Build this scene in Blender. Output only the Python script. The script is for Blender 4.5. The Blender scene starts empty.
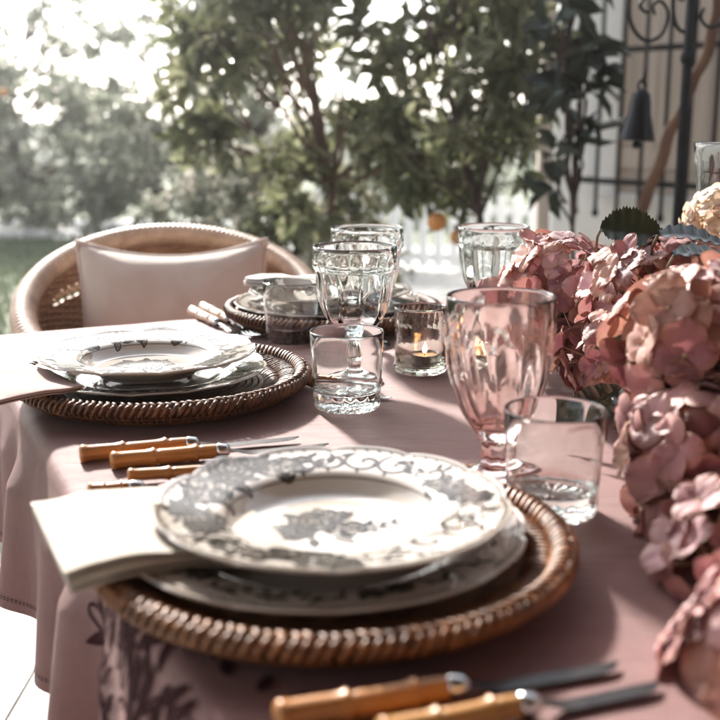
import bpy, math, random
from mathutils import Vector, Matrix, noise
random.seed(7)
PI = math.pi
sc = bpy.context.scene
COL = sc.collection
R = math.radians

# ------------------------------------------------------------------ camera maths (layout only)
PITCH = R(12.7); CZ = 1.09; F = 1085.0; TZ = 0.75
cp, sp = math.cos(PITCH), math.sin(PITCH)
def ray(px, py):
    u = (px-360)/F; v = (360-py)/F
    return Vector((u, cp+v*sp, -sp+v*cp))
def at(px, py, z=TZ):
    d = ray(px, py); t = (z-CZ)/d.z
    return Vector((0, 0, CZ))+d*t
def atd(px, py, y):
    d = ray(px, py); return Vector((0, 0, CZ))+d*(y/d.y)

# table frame
AX = Vector((-.419, .908, 0)); WX = Vector((.908, .419, 0)); TO = Vector((-.283, .9726, TZ))
S0, S1, W0, W1 = -1.30, .787, 0.0, 1.3

# ------------------------------------------------------------------ object helpers
def tag(o, label=None, cat=None, group=None, kind=None):
    if label: o['label'] = label
    if cat: o['category'] = cat
    if group: o['group'] = group
    if kind: o['kind'] = kind
    return o
def empty(name, loc=(0,0,0), rz=0, label=None, cat=None, group=None):
    o = bpy.data.objects.new(name, None); COL.objects.link(o)
    o.location = loc; o.rotation_euler = (0, 0, rz); o.empty_display_size = .02
    return tag(o, label, cat, group)
def kids(o): return [c for c in bpy.data.objects if c.parent == o]
def copy_tree(o, parent=None):
    c = o.copy(); COL.objects.link(c); c.parent = parent
    for ch in kids(o): copy_tree(ch, c)
    return c

class MB:
    def __init__(s): s.v = []; s.f = []; s.m = []
    def add(s, vs, fs, mi=0):
        b = len(s.v); s.v += [tuple(p) for p in vs]
        s.f += [tuple(b+i for i in f) for f in fs]; s.m += [mi]*len(fs)
    def box(s, c, size, M=None, mi=0):
        x, y, z = size[0]/2, size[1]/2, size[2]/2
        vs = [Vector((sx*x, sy*y, sz*z)) for sx in (-1,1) for sy in (-1,1) for sz in (-1,1)]
        if M: vs = [M @ p for p in vs]
        vs = [p+Vector(c) for p in vs]
        s.add(vs, [(0,1,3,2),(4,6,7,5),(0,4,5,1),(2,3,7,6),(0,2,6,4),(1,5,7,3)], mi)
    def prism(s, poly, z0, z1, mi=0):
        n = len(poly)
        s.add([(p[0],p[1],z0) for p in poly]+[(p[0],p[1],z1) for p in poly],
              [tuple(range(n-1,-1,-1)), tuple(range(n,2*n))]+[(i,(i+1)%n,n+(i+1)%n,n+i) for i in range(n)], mi)
    def tube(s, pts, rad, seg=8, cap=True, closed=False, mi=0, flat=1.0):
        pts = [Vector(p) for p in pts]; n = len(pts)
        if not hasattr(rad, '__len__'): rad = [rad]*n
        vs = []; prev = None
        for i, p in enumerate(pts):
            if closed: t = pts[(i+1)%n]-pts[i-1]
            else: t = pts[min(i+1,n-1)]-pts[max(i-1,0)]
            if t.length < 1e-9: t = Vector((0,0,1))
            t.normalize()
            if prev is None:
                a = Vector((0,0,1)) if abs(t.z) < .9 else Vector((1,0,0))
                nx = t.cross(a).normalized()
            else:
                nx = (prev-t*prev.dot(t))
                nx = nx.normalized() if nx.length > 1e-6 else t.orthogonal().normalized()
            prev = nx; ny = t.cross(nx)
            for k in range(seg):
                a = 2*PI*k/seg
                vs.append(p+nx*math.cos(a)*rad[i]+ny*math.sin(a)*rad[i]*flat)
        fs = []
        m = n if closed else n-1
        for i in range(m):
            j = (i+1)%n
            for k in range(seg):
                k2 = (k+1)%seg
                fs.append((i*seg+k, i*seg+k2, j*seg+k2, j*seg+k))
        if cap and not closed:
            fs.append(tuple(range(seg-1,-1,-1))); fs.append(tuple((n-1)*seg+k for k in range(seg)))
        s.add(vs, fs, mi)
    def lathe(s, prof, seg=64, mod=None, closed=False, mi=0, c=(0,0,0)):
        """prof list of (r,z); mod(r,z,theta,i)->(r,z)"""
        c = Vector(c); b = len(s.v); n = len(prof); rows = []
        for i, (r, z) in enumerate(prof):
            if r < 1e-6:
                s.v.append(tuple(c+Vector((0,0,z)))); rows.append([len(s.v)-1]*seg); continue
            row = []
            for k in range(seg):
                a = 2*PI*k/seg; rr, zz = (r, z) if mod is None else mod(r, z, a, i)
                s.v.append((c.x+rr*math.cos(a), c.y+rr*math.sin(a), c.z+zz)); row.append(len(s.v)-1)
            rows.append(row)
        for i in range(n if closed else n-1):
            A, B = rows[i], rows[(i+1)%n]
            for k in range(seg):
                k2 = (k+1)%seg
                f = [A[k], A[k2], B[k2], B[k]]
                g = []
                for q in f:
                    if q not in g: g.append(q)
                if len(g) > 2: s.f.append(tuple(g)); s.m.append(mi)
    def grid(s, P, nu, nv, fn, closed_u=False, mi=0):
        vs = [fn(i, j) for i in range(nu) for j in range(nv)]
        fs = []
        for i in range(nu if closed_u else nu-1):
            for j in range(nv-1):
                i2 = (i+1)%nu
                fs.append((i*nv+j, i2*nv+j, i2*nv+j+1, i*nv+j+1))
        s.add(vs, fs, mi)
    def mesh(s, name, mats, smooth=True, angle=None):
        me = bpy.data.meshes.new(name); me.from_pydata(s.v, [], s.f)
        if not isinstance(mats, (list, tuple)): mats = [mats]
        for m in mats: me.materials.append(m)
        if len(mats) > 1: me.polygons.foreach_set('material_index', s.m)
        if smooth: me.polygons.foreach_set('use_smooth', [True]*len(me.polygons))
        me.update()
        if angle is not None:
            try: me.set_sharp_from_angle(angle=R(angle))
            except Exception: pass
        return me
    def build(s, name, mats, parent=None, smooth=True, angle=None):
        o = bpy.data.objects.new(name, s.mesh(name, mats, smooth, angle)); COL.objects.link(o)
        if parent: o.parent = parent
        return o

# ------------------------------------------------------------------ materials
def mat(name, col=(.5,.5,.5), rough=.5, metal=0, spec=.5, col2=None, nscale=20, bump=0, bscale=100, trans=0, ior=1.5,
        sheen=0, coat=0, transl=None, rvar=0, stretch=None, fac=(0.35,.65), col3=None, objrand=0, detail=4):
    m = bpy.data.materials.new(name); m.use_nodes = True
    nt = m.node_tree; N = nt.nodes; L = nt.links
    b = N['Principled BSDF']; out = N['Material Output']
    b.inputs['Roughness'].default_value = rough; b.inputs['Metallic'].default_value = metal
    b.inputs['Specular IOR Level'].default_value = spec; b.inputs['IOR'].default_value = ior
    b.inputs['Transmission Weight'].default_value = trans
    b.inputs['Sheen Weight'].default_value = sheen; b.inputs['Coat Weight'].default_value = coat
    b.inputs['Base Color'].default_value = (*col, 1)
    tc = N.new('ShaderNodeTexCoord'); src = tc.outputs['Object']
    if stretch:
        mp = N.new('ShaderNodeMapping'); mp.inputs['Scale'].default_value = stretch
        L.new(src, mp.inputs[0]); src = mp.outputs[0]
    colout = None
    if col2:
        nz = N.new('ShaderNodeTexNoise'); nz.inputs['Scale'].default_value = nscale; nz.inputs['Detail'].default_value = detail
        L.new(src, nz.inputs['Vector'])
        cr = N.new('ShaderNodeValToRGB'); L.new(nz.outputs['Fac'], cr.inputs[0])
        cr.color_ramp.elements[0].color = (*col, 1); cr.color_ramp.elements[1].color = (*col2, 1)
        cr.color_ramp.elements[0].position = fac[0]; cr.color_ramp.elements[1].position = fac[1]
        if col3:
            e = cr.color_ramp.elements.new(min(.98, fac[1]+.12)); e.color = (*col3, 1)
        colout = cr.outputs[0]
        if rvar:
            mr = N.new('ShaderNodeMapRange'); mr.inputs['To Min'].default_value = rough-rvar; mr.inputs['To Max'].default_value = rough+rvar
            L.new(nz.outputs['Fac'], mr.inputs[0]); L.new(mr.outputs[0], b.inputs['Roughness'])
    if objrand:
        oi = N.new('ShaderNodeObjectInfo'); hsv = N.new('ShaderNodeHueSaturation')
        mr = N.new('ShaderNodeMapRange'); mr.inputs['To Min'].default_value = 1-objrand; mr.inputs['To Max'].default_value = 1+objrand
        L.new(oi.outputs['Random'], mr.inputs[0]); L.new(mr.outputs[0], hsv.inputs['Value'])
        if colout: L.new(colout, hsv.inputs['Color'])
        else: hsv.inputs['Color'].default_value = (*col, 1)
        colout = hsv.outputs[0]
    if colout: L.new(colout, b.inputs['Base Color'])
    if bump:
        nb = N.new('ShaderNodeTexNoise'); nb.inputs['Scale'].default_value = bscale; nb.inputs['Detail'].default_value = 5
        L.new(src, nb.inputs['Vector'])
        bp = N.new('ShaderNodeBump'); bp.inputs['Strength'].default_value = bump; bp.inputs['Distance'].default_value = .002
        L.new(nb.outputs['Fac'], bp.inputs['Height']); L.new(bp.outputs[0], b.inputs['Normal'])
    if transl:
        t = N.new('ShaderNodeBsdfTranslucent'); mx = N.new('ShaderNodeMixShader'); mx.inputs[0].default_value = transl
        if colout: L.new(colout, t.inputs[0])
        else: t.inputs[0].default_value = (*col, 1)
        L.new(b.outputs[0], mx.inputs[1]); L.new(t.outputs[0], mx.inputs[2]); L.new(mx.outputs[0], out.inputs[0])
    return m

def glass(name, col=(1,1,1), absorb=None, dens=0, rough=0.0, bump=0, bscale=60):
    m = bpy.data.materials.new(name); m.use_nodes = True
    nt = m.node_tree; N = nt.nodes; L = nt.links
    N.remove(N['Principled BSDF']); g = N.new('ShaderNodeBsdfGlass')
    g.inputs['Color'].default_value = (*col, 1); g.inputs['IOR'].default_value = 1.48; g.inputs['Roughness'].default_value = rough
    L.new(g.outputs[0], N['Material Output'].inputs[0])
    if absorb:
        a = N.new('ShaderNodeVolumeAbsorption'); a.inputs[0].default_value = (*absorb, 1); a.inputs[1].default_value = dens
        L.new(a.outputs[0], N['Material Output'].inputs['Volume'])
    if bump:
        tc = N.new('ShaderNodeTexCoord'); nb = N.new('ShaderNodeTexNoise'); nb.inputs['Scale'].default_value = bscale
        L.new(tc.outputs['Object'], nb.inputs['Vector'])
        bp = N.new('ShaderNodeBump'); bp.inputs['Strength'].default_value = bump; bp.inputs['Distance'].default_value = .002
        L.new(nb.outputs['Fac'], bp.inputs['Height']); L.new(bp.outputs[0], g.inputs['Normal'])
    return m

def cloth_mat(name, c1, c2, weave=900, sheen=.2, rough=.8, transl=0):
    m = mat(name, c1, rough, col2=c2, nscale=9, sheen=sheen, transl=transl or None, detail=8)
    nt = m.node_tree; N = nt.nodes; L = nt.links; b = N['Principled BSDF']
    tc = N['Texture Coordinate']
    ws = []
    for d in ('X', 'Y'):
        w = N.new('ShaderNodeTexWave'); w.bands_direction = d; w.inputs['Scale'].default_value = weave
        w.inputs['Distortion'].default_value = 1.5; w.inputs['Detail Scale'].default_value = 3
        L.new(tc.outputs['Object'], w.inputs['Vector']); ws.append(w)
    ad = N.new('ShaderNodeMath'); L.new(ws[0].outputs['Fac'], ad.inputs[0]); L.new(ws[1].outputs['Fac'], ad.inputs[1])
    nz = N.new('ShaderNodeTexNoise'); nz.inputs['Scale'].default_value = 14; nz.inputs['Detail'].default_value = 6
    mpg = N.new('ShaderNodeMapping'); mpg.inputs['Scale'].default_value = (1, 2.5, 1); L.new(tc.outputs['Object'], mpg.inputs[0]); L.new(mpg.outputs[0], nz.inputs['Vector'])
    b1 = N.new('ShaderNodeBump'); b1.inputs['Strength'].default_value = .35; b1.inputs['Distance'].default_value = .009; L.new(nz.outputs['Fac'], b1.inputs['Height'])
    b2 = N.new('ShaderNodeBump'); b2.inputs['Strength'].default_value = .35; b2.inputs['Distance'].default_value = .0008
    L.new(ad.outputs[0], b2.inputs['Height']); L.new(b1.outputs[0], b2.inputs['Normal']); L.new(b2.outputs[0], b.inputs['Normal'])
    return m

M_cloth = cloth_mat('dusty_rose_linen', (.145,.052,.047), (.19,.074,.067), sheen=.2, rough=.55)
M_cloth.node_tree.nodes['Principled BSDF'].inputs['Specular IOR Level'].default_value = .28
M_emb = mat('burgundy_thread', (.030,.007,.009), .9, spec=.08, bump=.5, bscale=900)
M_napW = cloth_mat('ivory_linen', (.50,.45,.38), (.56,.51,.44), transl=.1)
M_napP = cloth_mat('blush_linen', (.42,.28,.25), (.48,.33,.295), transl=.1)
M_napwhite = cloth_mat('white_linen', (.8,.79,.77), (.84,.83,.81), transl=.1)
M_pillow = cloth_mat('pillow_linen', (.62,.51,.43), (.68,.57,.49), weave=500)
M_piping = cloth_mat('pillow_edging', (.72,.60,.52), (.76,.65,.58), weave=500)
M_seatc = cloth_mat('seat_linen', (.55,.42,.35), (.6,.47,.4), weave=400)
M_porc = mat('porcelain', (.47,.42,.37), .05, col2=(.53,.485,.44), nscale=12, coat=.4)
M_ink = mat('ink_dark', (.012,.009,.007), .16, col2=(.035,.028,.023), nscale=200, spec=.25)
M_inkl = mat('ink_wash', (.19,.16,.135), .10, col2=(.31,.27,.23), nscale=35, spec=.4)
M_rim = mat('plate_edge_line', (.13,.10,.08), .12, coat=.3)
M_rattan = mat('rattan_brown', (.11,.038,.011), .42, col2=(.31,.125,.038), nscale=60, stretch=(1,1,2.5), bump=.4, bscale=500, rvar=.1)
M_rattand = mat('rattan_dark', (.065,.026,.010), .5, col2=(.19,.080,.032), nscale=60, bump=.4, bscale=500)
M_wicker = mat('wicker_honey', (.30,.155,.085), .5, col2=(.46,.27,.16), nscale=25, bump=.3, bscale=400)
M_wickerR = mat('wicker_rim', (.36,.235,.16), .5, col2=(.52,.37,.27), nscale=25, bump=.3, bscale=400)
M_bamboo = mat('bamboo_handle', (.42,.185,.045), .36, col2=(.54,.26,.08), nscale=8, stretch=(1,12,12), coat=.12, spec=.4)
M_bambooP = mat('bamboo_pale', (.58,.36,.20), .25, col2=(.85,.74,.62), nscale=60, stretch=(1,1,1), coat=.5)
for m_ in (M_bamboo,):
    nt_ = m_.node_tree; N_ = nt_.nodes; b_ = N_['Principled BSDF']; old = b_.inputs['Base Color'].links[0].from_socket
    g_ = N_.new('ShaderNodeTexNoise'); g_.inputs['Scale'].default_value = 30; g_.inputs['Detail'].default_value = 6
    mp_ = N_.new('ShaderNodeMapping'); mp_.inputs['Scale'].default_value = (.6, 14, 14); nt_.links.new(N_['Texture Coordinate'].outputs['Object'], mp_.inputs[0]); nt_.links.new(mp_.outputs[0], g_.inputs['Vector'])
    r_ = N_.new('ShaderNodeMapRange'); r_.inputs['From Min'].default_value = .35; r_.inputs['From Max'].default_value = .6; r_.inputs['To Min'].default_value = .62; r_.inputs['To Max'].default_value = 1.0
    nt_.links.new(g_.outputs['Fac'], r_.inputs[0])
    v_ = N_.new('ShaderNodeHueSaturation'); nt_.links.new(old, v_.inputs['Color']); nt_.links.new(r_.outputs[0], v_.inputs['Value']); nt_.links.new(v_.outputs[0], b_.inputs['Base Color'])
    oi_ = N_.new('ShaderNodeObjectInfo'); r2_ = N_.new('ShaderNodeMapRange'); r2_.inputs['To Min'].default_value = .493; r2_.inputs['To Max'].default_value = .503
    nt_.links.new(oi_.outputs['Random'], r2_.inputs[0]); nt_.links.new(r2_.outputs[0], v_.inputs['Hue'])
M_steel = mat('steel', (.5,.5,.5), .16, metal=1, col2=(.6,.6,.6), nscale=90, rvar=.06)
M_steeld = mat('dark_steel', (.018,.014,.014), .28, metal=0, spec=.2, col2=(.03,.025,.025), nscale=90, rvar=.08)
M_glass = glass('clear_glass', (.985,.995,.99), absorb=(.80,.95,.90), dens=5)
M_pink = glass('rose_glass', (.99,.962,.95), absorb=(.89,.60,.55), dens=9, bump=.6, bscale=34)
M_votive = glass('votive_glass', (.98,.98,.96), absorb=(.82,.86,.78), dens=12, bump=.25, bscale=70)
M_wax = mat('candle_wax', (.78,.72,.62), .45, transl=.2)
M_wick = mat('candle_wick', (.02,.015,.012), .9)
M_alu = mat('tealight_cup', (.32,.29,.27), .3, metal=1)
M_iron = mat('wrought_iron', (.008,.008,.009), .6, spec=.2, col2=(.016,.016,.017), nscale=40, bump=.4, bscale=120)
M_bell = mat('dark_bell', (.003,.0035,.005), .32, col2=(.007,.008,.012), nscale=15, spec=.3)
M_plaster = mat('white_plaster', (.66,.655,.635), .85, col2=(.76,.75,.73), nscale=4, detail=10, bump=.8, bscale=40)
M_shutter = mat('shutter_board', (.50,.41,.34), .7, col2=(.60,.50,.42), nscale=5, stretch=(6,6,.4), bump=.3, bscale=40)
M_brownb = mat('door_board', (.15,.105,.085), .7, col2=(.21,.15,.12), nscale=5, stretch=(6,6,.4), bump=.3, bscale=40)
M_post = mat('post_timber', (.48,.40,.34), .7, col2=(.60,.53,.47), nscale=6, stretch=(6,6,.5))
M_fence = mat('fence_paint', (.72,.73,.73), .5, col2=(.78,.79,.79), nscale=8)
M_bark = mat('bark', (.09,.05,.035), .9, col2=(.17,.10,.07), nscale=30, bump=1, bscale=60, stretch=(1,1,.3))
M_barkd = mat('bark_dark', (.035,.022,.018), .9, col2=(.075,.05,.04), nscale=30, bump=1, bscale=60, stretch=(1,1,.3))
M_vine = mat('vine_bark', (.085,.042,.026), .85, col2=(.16,.085,.052), nscale=20, bump=1, bscale=50, stretch=(1,1,.3))
def leafm(name, a, b, c=None, tl=.35, r=.35):
    return mat(name, a, r, col2=b, col3=c, nscale=7, transl=tl, spec=.5, fac=(.33,.52), detail=6)
M_leafA = leafm('citrus_leaf', (.060,.070,.034), (.145,.155,.082), (.31,.31,.20), .52, .26)
M_leafB = leafm('grey_green_leaf', (.11,.13,.09), (.24,.26,.20), (.42,.42,.35), .5, .35)
M_leafC = leafm('pale_leaf', (.15,.17,.12), (.34,.34,.28), (.62,.58,.52), .35, .5)
M_leafD = leafm('dark_leaf', (.016,.024,.018), (.032,.045,.032), None, .15, .3)
M_leafF = leafm('far_leaf', (.09,.10,.09), (.14,.15,.14), (.18,.185,.175), .45, .6)
M_hleaf = mat('hydrangea_leaf', (.028,.042,.020), .4, col2=(.05,.07,.035), nscale=30, transl=.1, bump=.6, bscale=90)
M_gleaf = mat('glossy_leaf', (.02,.032,.02), .14, col2=(.02,.03,.022), nscale=10, coat=.5)
M_stem = mat('green_stem', (.10,.10,.05), .6, col2=(.16,.12,.07), nscale=30)
M_orange = mat('orange_peel', (.50,.20,.045), .45, col2=(.58,.26,.07), nscale=20, bump=.5, bscale=200)
M_floor = mat('terrace_stone', (.28,.275,.26), .6, col2=(.44,.435,.42), nscale=5, bump=.5, bscale=30, detail=9)
M_path = mat('path_stone', (.60,.61,.61), .8, col2=(.72,.72,.72), nscale=2)
M_lawn = mat('lawn', (.085,.11,.06), .9, col2=(.15,.18,.11), nscale=3, bump=1, bscale=80)
M_grass = leafm('grass_blade', (.09,.12,.065), (.16,.19,.12), None, .3, .6)
M_roof = mat('roof_tile', (.22,.11,.08), .8, col2=(.32,.17,.12), nscale=12)
M_wood = mat('table_wood', (.16,.09,.05), .5, col2=(.25,.15,.09), nscale=10, stretch=(1,8,8))

def petal_mat(name, base, edge, tl=.36, rnd=.25):
    """two-tone sepal: colour varies with noise and per floret; veins by bump"""
    m = mat(name, base, .55, col2=edge, nscale=45, transl=tl, objrand=rnd, fac=(.38,.66), detail=3, sheen=.2)
    nt = m.node_tree; N = nt.nodes; L = nt.links
    pb = N['Principled BSDF']; src = pb.inputs['Base Color'].links[0].from_socket
    at_ = N.new('ShaderNodeAttribute'); at_.attribute_name = 'rim'; nn = N.new('ShaderNodeTexNoise'); nn.inputs['Scale'].default_value = 60
    L.new(N['Texture Coordinate'].outputs['Object'], nn.inputs['Vector'])
    mu = N.new('ShaderNodeMath'); mu.operation = 'MULTIPLY'; L.new(at_.outputs['Fac'], mu.inputs[0]); L.new(nn.outputs['Fac'], mu.inputs[1])
    mx = N.new('ShaderNodeMix'); mx.data_type = 'RGBA'; L.new(mu.outputs[0], mx.inputs[0]); L.new(src, mx.inputs[6]); mx.inputs[7].default_value = (.36,.17,.09,1)
    L.new(mx.outputs[2], pb.inputs['Base Color'])
    for n_ in N:
        if n_.type == 'BSDF_TRANSLUCENT': L.new(mx.outputs[2], n_.inputs[0])
    w = N.new('ShaderNodeTexWave'); w.wave_type = 'RINGS'; w.inputs['Scale'].default_value = 170; w.inputs['Distortion'].default_value = 6
    L.new(N['Texture Coordinate'].outputs['Object'], w.inputs['Vector'])
    bp = N.new('ShaderNodeBump'); bp.inputs['Strength'].default_value = .25; bp.inputs['Distance'].default_value = .0008
    L.new(w.outputs['Fac'], bp.inputs['Height']); L.new(bp.outputs[0], N['Principled BSDF'].inputs['Normal'])
    return m
M_pet1 = petal_mat('sepal_rose', (.42,.175,.185), (.50,.26,.225), .2)
M_pet2 = petal_mat('sepal_tan', (.46,.215,.18), (.54,.31,.235), .2)
M_pet3 = petal_mat('sepal_blush', (.56,.31,.34), (.64,.42,.42), .2)
M_petd = petal_mat('sepal_deep', (.24,.075,.09), (.33,.13,.13), .2)
M_cream = petal_mat('sepal_cream', (.66,.52,.37), (.74,.62,.48), rnd=.12)
M_eye = mat('floret_eye', (.45,.33,.2), .6)

# ------------------------------------------------------------------ setting: ground, terrace, path
def sheet(name, poly, z, m):
    b = MB(); b.add([(x, y, z) for x, y in poly], [tuple(range(len(poly)))]); o = b.build(name, m, smooth=False)
    return tag(o, kind='structure')
sheet('ground', [(-150,-150),(150,-150),(150,150),(-150,150)], -.008, M_lawn)
sheet('path', [(-14,9.6),(-1.7,9.9),(-1.2,11.6),(-14,12.6)], -.004, M_path)
# terrace with joints: slabs in one sheet plus thin recessed seams as real gaps
b = MB()
b.add([(-8.8,-5.6,-.005),(5.9,-5.6,-.005),(5.9,2.2,-.005),(-8.8,2.2,-.005)], [(0,1,2,3)])
def slab(x0, y0, x1, y1, b=b):
    g = .004; x0 += g; y0 += g; x1 -= g; y1 -= g; h = .004
    b.add([(x0,y0,-.03),(x1,y0,-.03),(x1,y1,-.03),(x0,y1,-.03),(x0+h,y0+h,0),(x1-h,y0+h,0),(x1-h,y1-h,0),(x0+h,y1-h,0)],
          [(4,5,6,7),(0,1,5,4),(1,2,6,5),(2,3,7,6),(3,0,4,7)])
for i in range(-12, 12):
    for j in range(-8, 12):
        x0, y0 = i*.75+.1, j*.75+.28
        if y0 > 2.3 and x0 < -1.0: continue
        if x0 > 6: continue
        slab(x0, y0, x0+.75, y0+.75)
tag(b.build('terrace_floor', M_floor, smooth=False), kind='structure')

# grass blades (uncountable)
def grass():
    b = MB()
    for _ in range(26000):
        y = 2.6+7.2*random.random()**1.3; x = -.95-(.25+.62*y)*random.random()
        if y < 3 and x > -.9: continue
        h = random.uniform(.03,.075); a = random.uniform(0, 2*PI); w = .004+.0008*y
        dx, dy = math.cos(a), math.sin(a); lx, ly = random.gauss(0,.02), random.gauss(0,.02)
        b.add([(x-dx*w,y-dy*w,-.01),(x+dx*w,y+dy*w,-.01),(x+lx,y+ly,h)], [(0,1,2)])
    o = b.build('grass', M_grass, smooth=False); tag(o, 'short pale green lawn grass left of the wicker chair', 'grass', kind='stuff')
grass()

# ------------------------------------------------------------------ vegetation
def leaf_geo(b, p, d, n, L, W, mi=0, fold=.25, curl=.15):
    d = d.normalized(); s = d.cross(n)
    if s.length < 1e-5: s = d.orthogonal()
    s.normalize(); n = s.cross(d)
    up = n*(fold*W)
    q = lambda t, w, h: p+d*(L*t)+s*(W*.5*w)+n*h
    vs = [q(0,0,0), q(.3,-.85,fold*W), q(.3,0,0), q(.3,.85,fold*W), q(.68,-.72,fold*W-curl*L*.4), q(.68,0,-curl*L*.4), q(.68,.72,fold*W-curl*L*.4), q(1,0,-curl*L)]
    b.add(vs, [(0,2,1),(0,3,2),(1,2,5,4),(2,3,6,5),(4,5,7),(5,6,7)], mi)
def rv(): 
    while True:
        v = Vector((random.uniform(-1,1),random.uniform(-1,1),random.uniform(-1,1)))
        if .05 < v.length < 1: return v
def limb_path(p0, p1, n=7, wob=.05):
    pts = []
    for i in range(n+1):
        t = i/n; q = p0.lerp(p1, t)+rv()*wob*math.sin(PI*t); pts.append(q)
    return pts
def tree(name, base, c, rad, nleaf, L, W, ml, mb, label, cat, group, trunk_r=.035, nlimb=14, clump=.16, hang=.2, twigs=True, holes=.45, seed=1, up=0, hole_scale=None, part='crown'):
    """base point, crown centre c, radii; limbs run to clump centres, leaves sit on twigs around clumps"""
    random.seed(seed)
    root = empty(name, base, 0, label, cat, group); base = Vector(base); c = Vector(c)
    tb = MB(); fork = base.lerp(c, .55); fork.x += random.uniform(-.05,.05)
    tb.tube([q-base for q in limb_path(base, fork, 6, trunk_r*.8)], [trunk_r*(1-.4*i/6) for i in range(7)], 8)
    tips = []
    hs = hole_scale or 2.2/max(rad)
    ncl = nlimb*4
    tries = 0
    while len(tips) < ncl and tries < 5000:
        tries += 1
        v = rv(); v = v.normalized()*(v.length**.5)
        p = c+Vector((v.x*rad[0], v.y*rad[1], v.z*rad[2]))
        if noise.noise(p*hs*1.7+Vector((seed*3.1,0,0))) < -.25+holes*.3: 
            if random.random() < .8: continue
        if p.z < .06: continue
        tips.append(p)
    limbs = tips[:nlimb]
    for q in limbs:
        tb.tube([x-base for x in limb_path(fork, q, 6, .06*max(rad))], [trunk_r*.38*(1-.8*i/6)+.002 for i in range(7)], 6)
    for q in tips[nlimb:]:
        l = min(limbs, key=lambda s: (s-q).length); k = fork.lerp(l, .6)
        tb.tube([x-base for x in limb_path(k, q, 4, .04*max(rad))], [trunk_r*.25*(1-.75*i/4)+.001 for i in range(5)], 5)
    tb.build('trunk', mb, root)
    b = MB(); per = nleaf//max(1, len(tips))
    for q in tips:
        left = per
        while left > 0:
            k = min(left, random.randint(5, 8)); left -= k
            o = rv()*clump; tw = (o.normalized()+Vector((0,0,.35))+rv()*.5).normalized()
            p0 = q+o*.35; p = q+o
            if p.z < .05: continue
            sd = tw.orthogonal().normalized(); sd2 = tw.cross(sd); ph = random.uniform(0, 6.28)
            b.tube([p0-base, p-base], [.0022,.0012], 4, mi=1)
            for n_ in range(k):
                a = ph+n_*2.4; f = n_/k
                rad_ = sd*math.cos(a)+sd2*math.sin(a)
                d = rad_*(1.0-.35*f)+tw*(.25+.7*f)+Vector((0,0,-hang))+rv()*.25
                s = random.uniform(.65,1.2)
                leaf_geo(b, p-base-tw*(L*.5*(1-f))+Vector((0,0,0)), d, tw+rv()*.3, L*s, W*s)
    b.build(part, [ml, mb], root, smooth=False)
    return root

G1 = 'trees and shrubs in the garden'
tree('citrus_tree', atd(318,240,4.5).xy.to_3d(), (-.02,4.5,1.50), (.74,.5,.82), 2400, .125, .054, M_leafA, M_bark,
     'dense citrus tree with reddish brown branch behind the clear glass goblets', 'tree', G1, trunk_r=.024, nlimb=18, clump=.15, seed=3, holes=.9)
tree('orange_tree', atd(508,240,3.9).xy.to_3d(), (.36,3.95,1.34), (.34,.35,.56), 950, .105, .042, M_leafA, M_barkd,
     'orange tree with dark slanting branches in front of the white picket fence', 'tree', G1, trunk_r=.020, nlimb=10, clump=.11, seed=11, holes=.9)
tree('camellia_shrub', (.72,3.55,0), (.63,3.45,1.34), (.085,.10,.52), 210, .105, .060, M_leafD, M_barkd,
     'dark large leaved shrub climbing beside the pale timber post', 'shrub', G1, trunk_r=.012, nlimb=7, clump=.075, seed=5, holes=.6, part='foliage')
tree('pale_shrub', (-.55,5.4,0), (-.50,5.4,.50), (.58,.4,.42), 4200, .055, .030, M_leafC, M_barkd,
     'pale blossoming shrub directly behind the wicker chair', 'shrub', G1, trunk_r=.02, nlimb=14, clump=.11, seed=8, part='foliage')
tree('green_shrub', (.0,4.9,0), (-.16,4.85,.48), (.30,.3,.34), 1900, .06, .028, M_leafA, M_barkd,
     'low green shrub between the wicker chair and the picket fence', 'shrub', G1, trunk_r=.02, nlimb=10, clump=.11, seed=9, part='foliage')
tree('garden_tree', (-3.3,11.0,0), (-3.4,11,.85), (1.5,1.2,.85), 4600, .12, .06, M_leafB, M_barkd,
     'grey green bushy tree at far left of the garden beyond the lawn', 'tree', G1, trunk_r=.06, nlimb=16, clump=.24, seed=21, holes=.6)
tree('garden_tree', (-2.15,9.6,0), (-1.75,9.8,.62), (1.0,.9,.62), 3600, .10, .05, M_leafB, M_barkd,
     'rounded grey green tree with thin dark trunk beyond the chair, left of the glare', 'tree', G1, trunk_r=.03, nlimb=16, clump=.2, seed=22, holes=.6)
tree('tall_tree', (-4.6,13.5,0), (-4.2,13.5,2.35), (1.5,1.2,.85), 1900, .13, .06, M_leafB, M_barkd,
     'tall sparse tree with sky shining through at the upper left', 'tree', G1, trunk_r=.06, nlimb=12, clump=.28, seed=23, holes=.9)
tree('tall_tree', (-2.7,14.5,0), (-2.5,14.5,2.3), (1.0,1.0,.7), 800, .13, .06, M_leafB, M_barkd,
     'thin airy tree standing against the bright glare in the sky', 'tree', G1, trunk_r=.05, nlimb=10, clump=.26, seed=24, holes=.9)
tree('tall_tree', (-.9,9.2,0), (-.72,9.2,1.65), (.7,.8,1.0), 1800, .12, .055, M_leafB, M_barkd,
     'leafy tree between the bright glare and the citrus tree', 'tree', G1, trunk_r=.05, nlimb=14, clump=.2, seed=25, holes=.8)
tree('background_tree', (1.6,12.5,0), (1.4,12.5,.55), (1.7,1.2,.50), 2600, .13, .06, M_leafB, M_barkd,
     'grey green tree behind the white picket fence', 'tree', G1, trunk_r=.05, nlimb=16, clump=.28, seed=26, holes=.6)
random.seed(40)
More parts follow.
